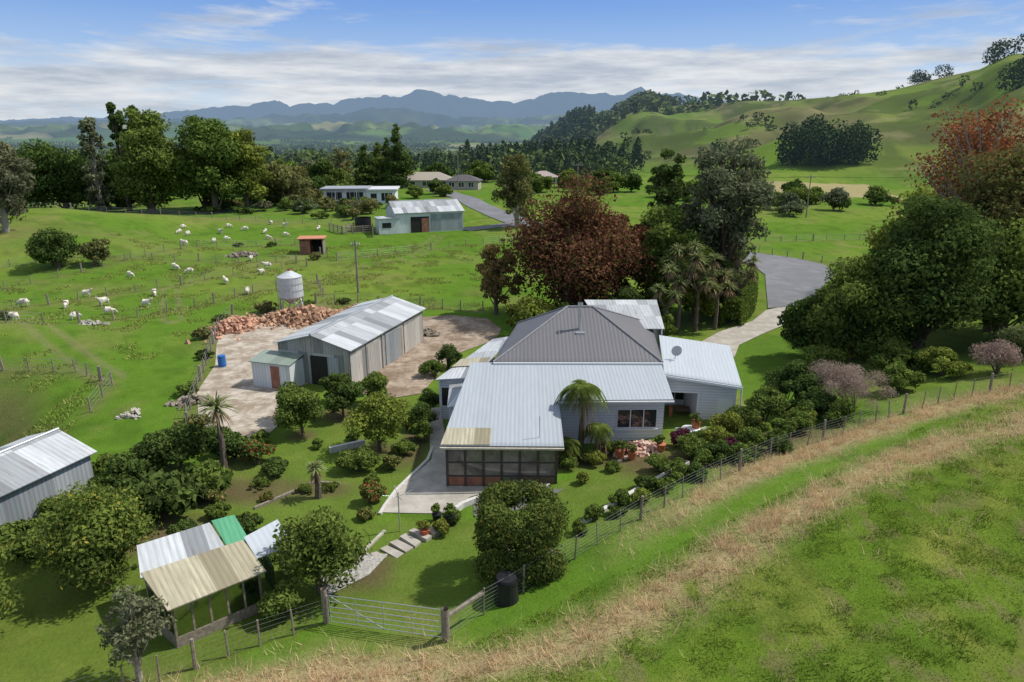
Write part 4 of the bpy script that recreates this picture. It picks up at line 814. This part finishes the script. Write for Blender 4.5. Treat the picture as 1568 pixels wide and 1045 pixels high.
for k,(P,sp_) in enumerate(zip(FLN,[3,3,2.6,3,1.9,2,2.4,2.6,3,3,3,3])): fence("paddock_fence",P,sp_,1.1,.075,4,5,10+k,.01)
E=empty("stockyard_rails")
for k,(a,b) in enumerate([((-30,121),(-25,123)),((-30,121),(-29,126)),((-25,123),(-24,118)),((-33,124),(-30,121))]):
    for zz in (.3,.65,1.,1.3):
        bar("rail",(*a,hz(*a)+zz),(*b,hz(*b)+zz),.07,TIMB,E)
    for q in np.linspace(0,1,4): x_,y_=a[0]+(b[0]-a[0])*q,a[1]+(b[1]-a[1])*q;bar("post",(x_,y_,hz(x_,y_)),(x_,y_,hz(x_,y_)+1.5),.1,TIMB,E)
bar("dark_tank",(-27.3,126,hz(-27,126)),(-27.3,126,hz(-27,126)+2.4),1.5,PLAST,E,16)
E=empty("farm_gate");a=np.array([-6.55,20.65,hz(-6.55,20.65)+.12]);b=np.array([-2.35,18.98,hz(-2.35,18.98)+.12])
for zz in (0,.2,.4,.62,.86,1.1): bar("rail",tuple(a+[0,0,zz]),tuple(b+[0,0,zz]),.016,STEEL,E)
for q in (0,.25,.5,.75,1): p=a+(b-a)*q;bar("upright",tuple(p),tuple(p+[0,0,1.1]),.016,STEEL,E)
bar("diagonal",tuple(a+[0,0,1.1]),tuple(a+(b-a)*.5),.015,STEEL,E);bar("gate_post",(-6.75,20.75,0),(-6.75,20.75,1.9),.11,TIMB,E,8);bar("gate_post",(-2.2,18.93,.8),(-2.2,18.93,2.5),.13,TIMB,E,8)
fbox("strainer_rail",(-2.2,18.93),(-1.0,20.2),0,1.75,2.1,2.2,-.05,.05,TIMB,E)
z=hz(-.1,21.0);E=empty("compost_bin",(-.2,20.95,z));V,F=tube([(0,0,-.1),(0,0,.9),(0,0,1.02),(0,0,1.06)],[.46,.4,.36,.02],20);obj("body",mkmesh("bin",V,F,[PLAST],smooth=False),E);V,F=tube([(0,0,.86),(0,0,.93)],[.45,.45],20);obj("rim",mkmesh("rim",V,F,[PLAST]),E)
def pot(x,y,s,m,seed,L=L_mid,name="plant_pot",z=0):
    E=empty(name,(x,y,hz(x,y)+z));V,F=tube([(0,0,0),(0,0,.5*s),(0,0,.56*s),(0,0,.5*s)],[.2*s,.3*s,.34*s,.05*s],12);obj("pot",mkmesh("pot",V,F,[m]),E)
    o=obj("foliage",tree_mesh("pot_plant",'bush',.7*s,.8*s,500,.06,seed,L),E,(0,0,.45*s))
pot(-2.9,27.6,1.,PLAST,1);pot(-3.5,28.0,.8,PLAST,2);pot(5.9,33.9,1,TERR,3);pot(6.5,33.5,.9,TERR,4,L_pink);pot(8.2,34.2,.9,TERR,5);pot(-3.9,26.6,.8,simple("red_urn",(.4,.1,.05),.5),6,L_yel);pot(10.9,37.2,1,TERR,7,L_mid);pot(12.2,37.0,.8,TERR,8)
E=empty("washing_line_pole",(-5.1,27.2,0));bar("base",(0,0,0),(0,0,.06),.5,CONC,E,20);bar("pole",(0,0,0),(0,0,2.1),.03,STEEL,E)
for a in range(4): bar("arm",(0,0,1.9),(.7*math.cos(a*1.57+.4),.7*math.sin(a*1.57+.4),2.1),.015,STEEL,E)
E=empty("garden_table",(10.6,37.1,.02));V,F=tube([(0,0,.7),(0,0,.74)],[.55,.55],16);obj("top",mkmesh("top",V,F,[WHITE]),E);obj("lid",mkmesh("lid",np.concatenate([V[16:],[(0,0,.741)]]),np.array([[j,(j+1)%16,16] for j in range(16)]),[WHITE]),E)
for a in range(4): bar("leg",(.35*math.cos(a*1.57),.35*math.sin(a*1.57),0),(.35*math.cos(a*1.57),.35*math.sin(a*1.57),.7),.025,WHITE,E)
for k,(x_,y_) in enumerate([(9.8,36.6),(11.4,36.7)]):
    E=empty("garden_chair",(x_,y_,.02),.6*k)
    fbox("seat",(-.22,-.22),(.22,-.22),0,.44,.42,.46,-.44,0,WHITE,E);fbox("back",(-.22,.22),(.22,.22),0,.44,.46,.9,-.03,0,WHITE,E)
    for a in(0,.4): fbox("leg",(-.22,-.22),(.22,-.22),a,a+.04,0,.42,-.04,0,WHITE,E);fbox("leg",(-.22,-.22),(.22,-.22),a,a+.04,0,.42,-.44,-.4,WHITE,E)
def pole(x,y,h,arm=1.2,name="power_pole"):
    z=hz(x,y);E=empty(name,(x,y,z));bar("pole",(0,0,-.3),(0,0,h),.14,TIMB,E,8,.1);bar("crossarm",(-arm,0,h-.5),(arm,.2,h-.5),.06,TIMB,E)
    for q in(-.9,-.3,.3,.9): bar("insulator",(q*arm,0,h-.5),(q*arm,0,h-.25),.04,WHITE,E)
    return (x,y,z+h-.3)
p1=pole(-16,208,12);p2=pole(15,160,10.5);p3=pole(-17.5,76,6,.5);p4=pole(64,150,9);p5=pole(110,120,12)
E=empty("power_lines")
for a,b in ((p1,p2),(p2,p4),(p4,p5)):
    for o in(-.8,0,.8):
        pts=[(a[0]+(b[0]-a[0])*t+o,a[1]+(b[1]-a[1])*t,a[2]+(b[2]-a[2])*t-4*1.2*t*(1-t)) for t in np.linspace(0,1,12)];V,F=tube(pts,[.02]*12,3);obj("wire",mkmesh("wire",V,F,[PLAST]),E)
P=np.array([(20.5,61.8),(23.6,67.5),(27,76.5)]);n=26000;rg=np.random.default_rng(9);t=rg.random(n)*2;a=np.minimum(t.astype(int),1);q=(t-a)[:,None];c=P[a]*(1-q)+P[a+1]*q
ang=rg.random(n)*math.pi;Pp=np.stack([c[:,0]+np.cos(ang)*1.0*(.85+.25*rg.random(n)),c[:,1]+rg.normal(size=n)*.2,np.clip(np.sin(ang)*1.6,0,1)*2.7*rg.random(n)**.35],-1)
V,F=diamonds(Pp,unit(rg.normal(size=(n,3))),.12*(.6+.8*rg.random(n)),rg);cc=np.stack([np.clip(.25+.5*rg.random(n),0,1),rg.random(n)],-1).repeat(4,0);obj("clipped_hedge",mkmesh("hedge",V,F,[L_mid],None,cc))
# ---------------------------------------------------------------- sheep
WOOL=simple("wool",(.66,.60,.50),.95,var=.15,scale=8);FACE=simple("sheep_face",(.5,.45,.38),.9)
def sheepmesh(graze):
    vs=[(-.05,0,.62),(-.42,0,.62),(.33,0,.64)]+([(.52,0,.52),(.66,0,.28),(.76,0,.12)] if graze else [(.5,0,.82),(.62,0,1.0),(.78,0,.93)])
    rd=[.27,.23,.23,.13,.09,.055];ed=[(0,1),(0,2),(2,3),(3,4),(4,5)]
    for (bx,by,par,kk) in((-.42,.13,1,-1),(-.42,-.13,1,-1),(.3,.12,2,0),(.3,-.12,2,0)):
        i0=len(vs);vs+=[(bx+(.04 if kk else 0),by,.42),(bx+(-.06 if kk else .01),by,.24),(bx+(-.02 if kk else 0),by,.0)];rd+=[.085,.04,.035];ed+=[(par,i0),(i0,i0+1),(i0+1,i0+2)]
    i0=len(vs);h=vs[4];vs+=[(h[0]-.03,.14,h[2]+.02),(h[0]-.03,-.14,h[2]+.02),(-.66,0,.5)];rd+=[.025,.025,.04];ed+=[(4,i0),(4,i0+1),(1,i0+2)]
    me=bpy.data.meshes.new("sk");me.from_pydata(vs,ed,[]);o=bpy.data.objects.new("tmp",me);COL.objects.link(o)
    o.modifiers.new("s","SKIN");m2=o.modifiers.new("u","SUBSURF");m2.levels=2
    for v,r_ in zip(me.skin_vertices[0].data,rd): v.radius=(r_,r_)
    me.skin_vertices[0].data[0].use_root=True
    dg=bpy.context.evaluated_depsgraph_get();nm=bpy.data.meshes.new_from_object(o.evaluated_get(dg));bpy.data.objects.remove(o)
    nm.materials.clear();nm.materials.append(WOOL);nm.materials.append(FACE)
    for p_ in nm.polygons:
        p_.use_smooth=True;c=p_.center
        if c.z<.3 or c.x>.6: p_.material_index=1
    return nm
SM=[sheepmesh(True),sheepmesh(False)]
SP=[(-45.9,60.7),(-51.1,69.4),(-45.8,68.1),(-47.2,74),(-42.7,69.4),(-41.7,63),(-40.1,65.9),(-40.1,74.8),(-38.2,69.4),(-48,84.6),(-44.9,90),(-42,87.6),(-34.4,80.5),(-29.9,75.4),(-32.7,90),(-32,86),(-37,96),(-46.8,112),(-47.4,108.5),(-54,114),(-50.4,118.5),(-48.3,124),(-56.4,116),(-44,122),(-41,115),(-52,126),(-39,118),(-58,121),(-43,130),(-47,134),(-35,124),(-50,104)]
for k,(x_,y_) in enumerate(SP):
    s=.85+.2*rng.random();obj("sheep",SM[0 if rng.random()<.7 else 1],None,(x_,y_,hz(x_,y_)-.02),rng.random()*6.28,s)
# ---------------------------------------------------------------- sky, sun, camera
w=bpy.data.worlds.new("World");bpy.context.scene.world=w;w.use_nodes=True;nt=w.node_tree;nt.nodes.clear()
EL,AZ=math.radians(53),math.radians(78)
sk=N(nt,"ShaderNodeTexSky");sk.sky_type='NISHITA';sk.sun_disc=False;sk.sun_elevation=EL;sk.sun_rotation=AZ;sk.air_density=1;sk.dust_density=.4;sk.ozone_density=1.5
tc=N(nt,"ShaderNodeTexCoord");sp=N(nt,"ShaderNodeSeparateXYZ");nt.links.new(tc.outputs["Generated"],sp.inputs[0]);EZ=sp.outputs[2]
blue=mixc(nt,mapr(nt,EZ,.03,.17,0,1),(3.6,4.7,5.9),(.95,2.15,5.0))
skc=mixc(nt,mapr(nt,EZ,.15,.5,.9,0),sk.outputs[0],blue)
mp=N(nt,"ShaderNodeMapping");nt.links.new(tc.outputs["Generated"],mp.inputs[0]);mp.inputs["Scale"].default_value=(3.2,3.2,20);mp.inputs["Location"].default_value=(.7,.2,.5)
n1=noise(nt,1.3,10,.6,mp.outputs[0]);n1.inputs["Distortion"].default_value=.4
b1=mapr(nt,EZ,.085,.125,.32,.57);cloud_fill=mapr(nt,EZ,.2,.45,0,-.18)  # second term adds unseen overhead cloud to raise the ambient fill
th0=N(nt,"ShaderNodeMath",operation='ADD');nt.links.new(b1,th0.inputs[0]);nt.links.new(cloud_fill,th0.inputs[1])
df=N(nt,"ShaderNodeMath",operation='SUBTRACT');nt.links.new(n1.outputs[0],df.inputs[0]);nt.links.new(th0.outputs[0],df.inputs[1])
cov=mapr(nt,df.outputs[0],0,.16,0,.9)
mp2=N(nt,"ShaderNodeMapping");nt.links.new(tc.outputs["Generated"],mp2.inputs[0]);mp2.inputs["Scale"].default_value=(4,4,30)
n2=noise(nt,1.9,8,.6,mp2.outputs[0])
cc=mixc(nt,mapr(nt,n2.outputs[0],.38,.64,0,1),(3.1,3.45,4.0),(5.3,5.4,5.5))
fin=mixc(nt,cov,skc,cc)
bg=N(nt,"ShaderNodeBackground");nt.links.new(fin,bg.inputs[0]);bg.inputs[1].default_value=.15;ow=N(nt,"ShaderNodeOutputWorld");nt.links.new(bg.outputs[0],ow.inputs[0])
l=bpy.data.lights.new("sun","SUN");l.energy=4.4;l.angle=math.radians(1.5);l.color=(1,.96,.90);lo=obj("sun",l)
sd=Vector((math.sin(AZ)*math.cos(EL),math.cos(AZ)*math.cos(EL),math.sin(EL)));lo.rotation_euler=sd.to_track_quat('Z','Y').to_euler();lo.location=(0,0,60)
cd=bpy.data.cameras.new("camera");co=obj("camera",cd);cd.sensor_width=36;cd.lens=24;cd.clip_start=.2;cd.clip_end=60000;co.location=(0,0,CH);co.rotation_euler=(math.pi/2-math.radians(17),0,0)
sc=bpy.context.scene;sc.camera=co;sc.view_settings.view_transform='Standard';sc.view_settings.look='None';sc.view_settings.exposure=0
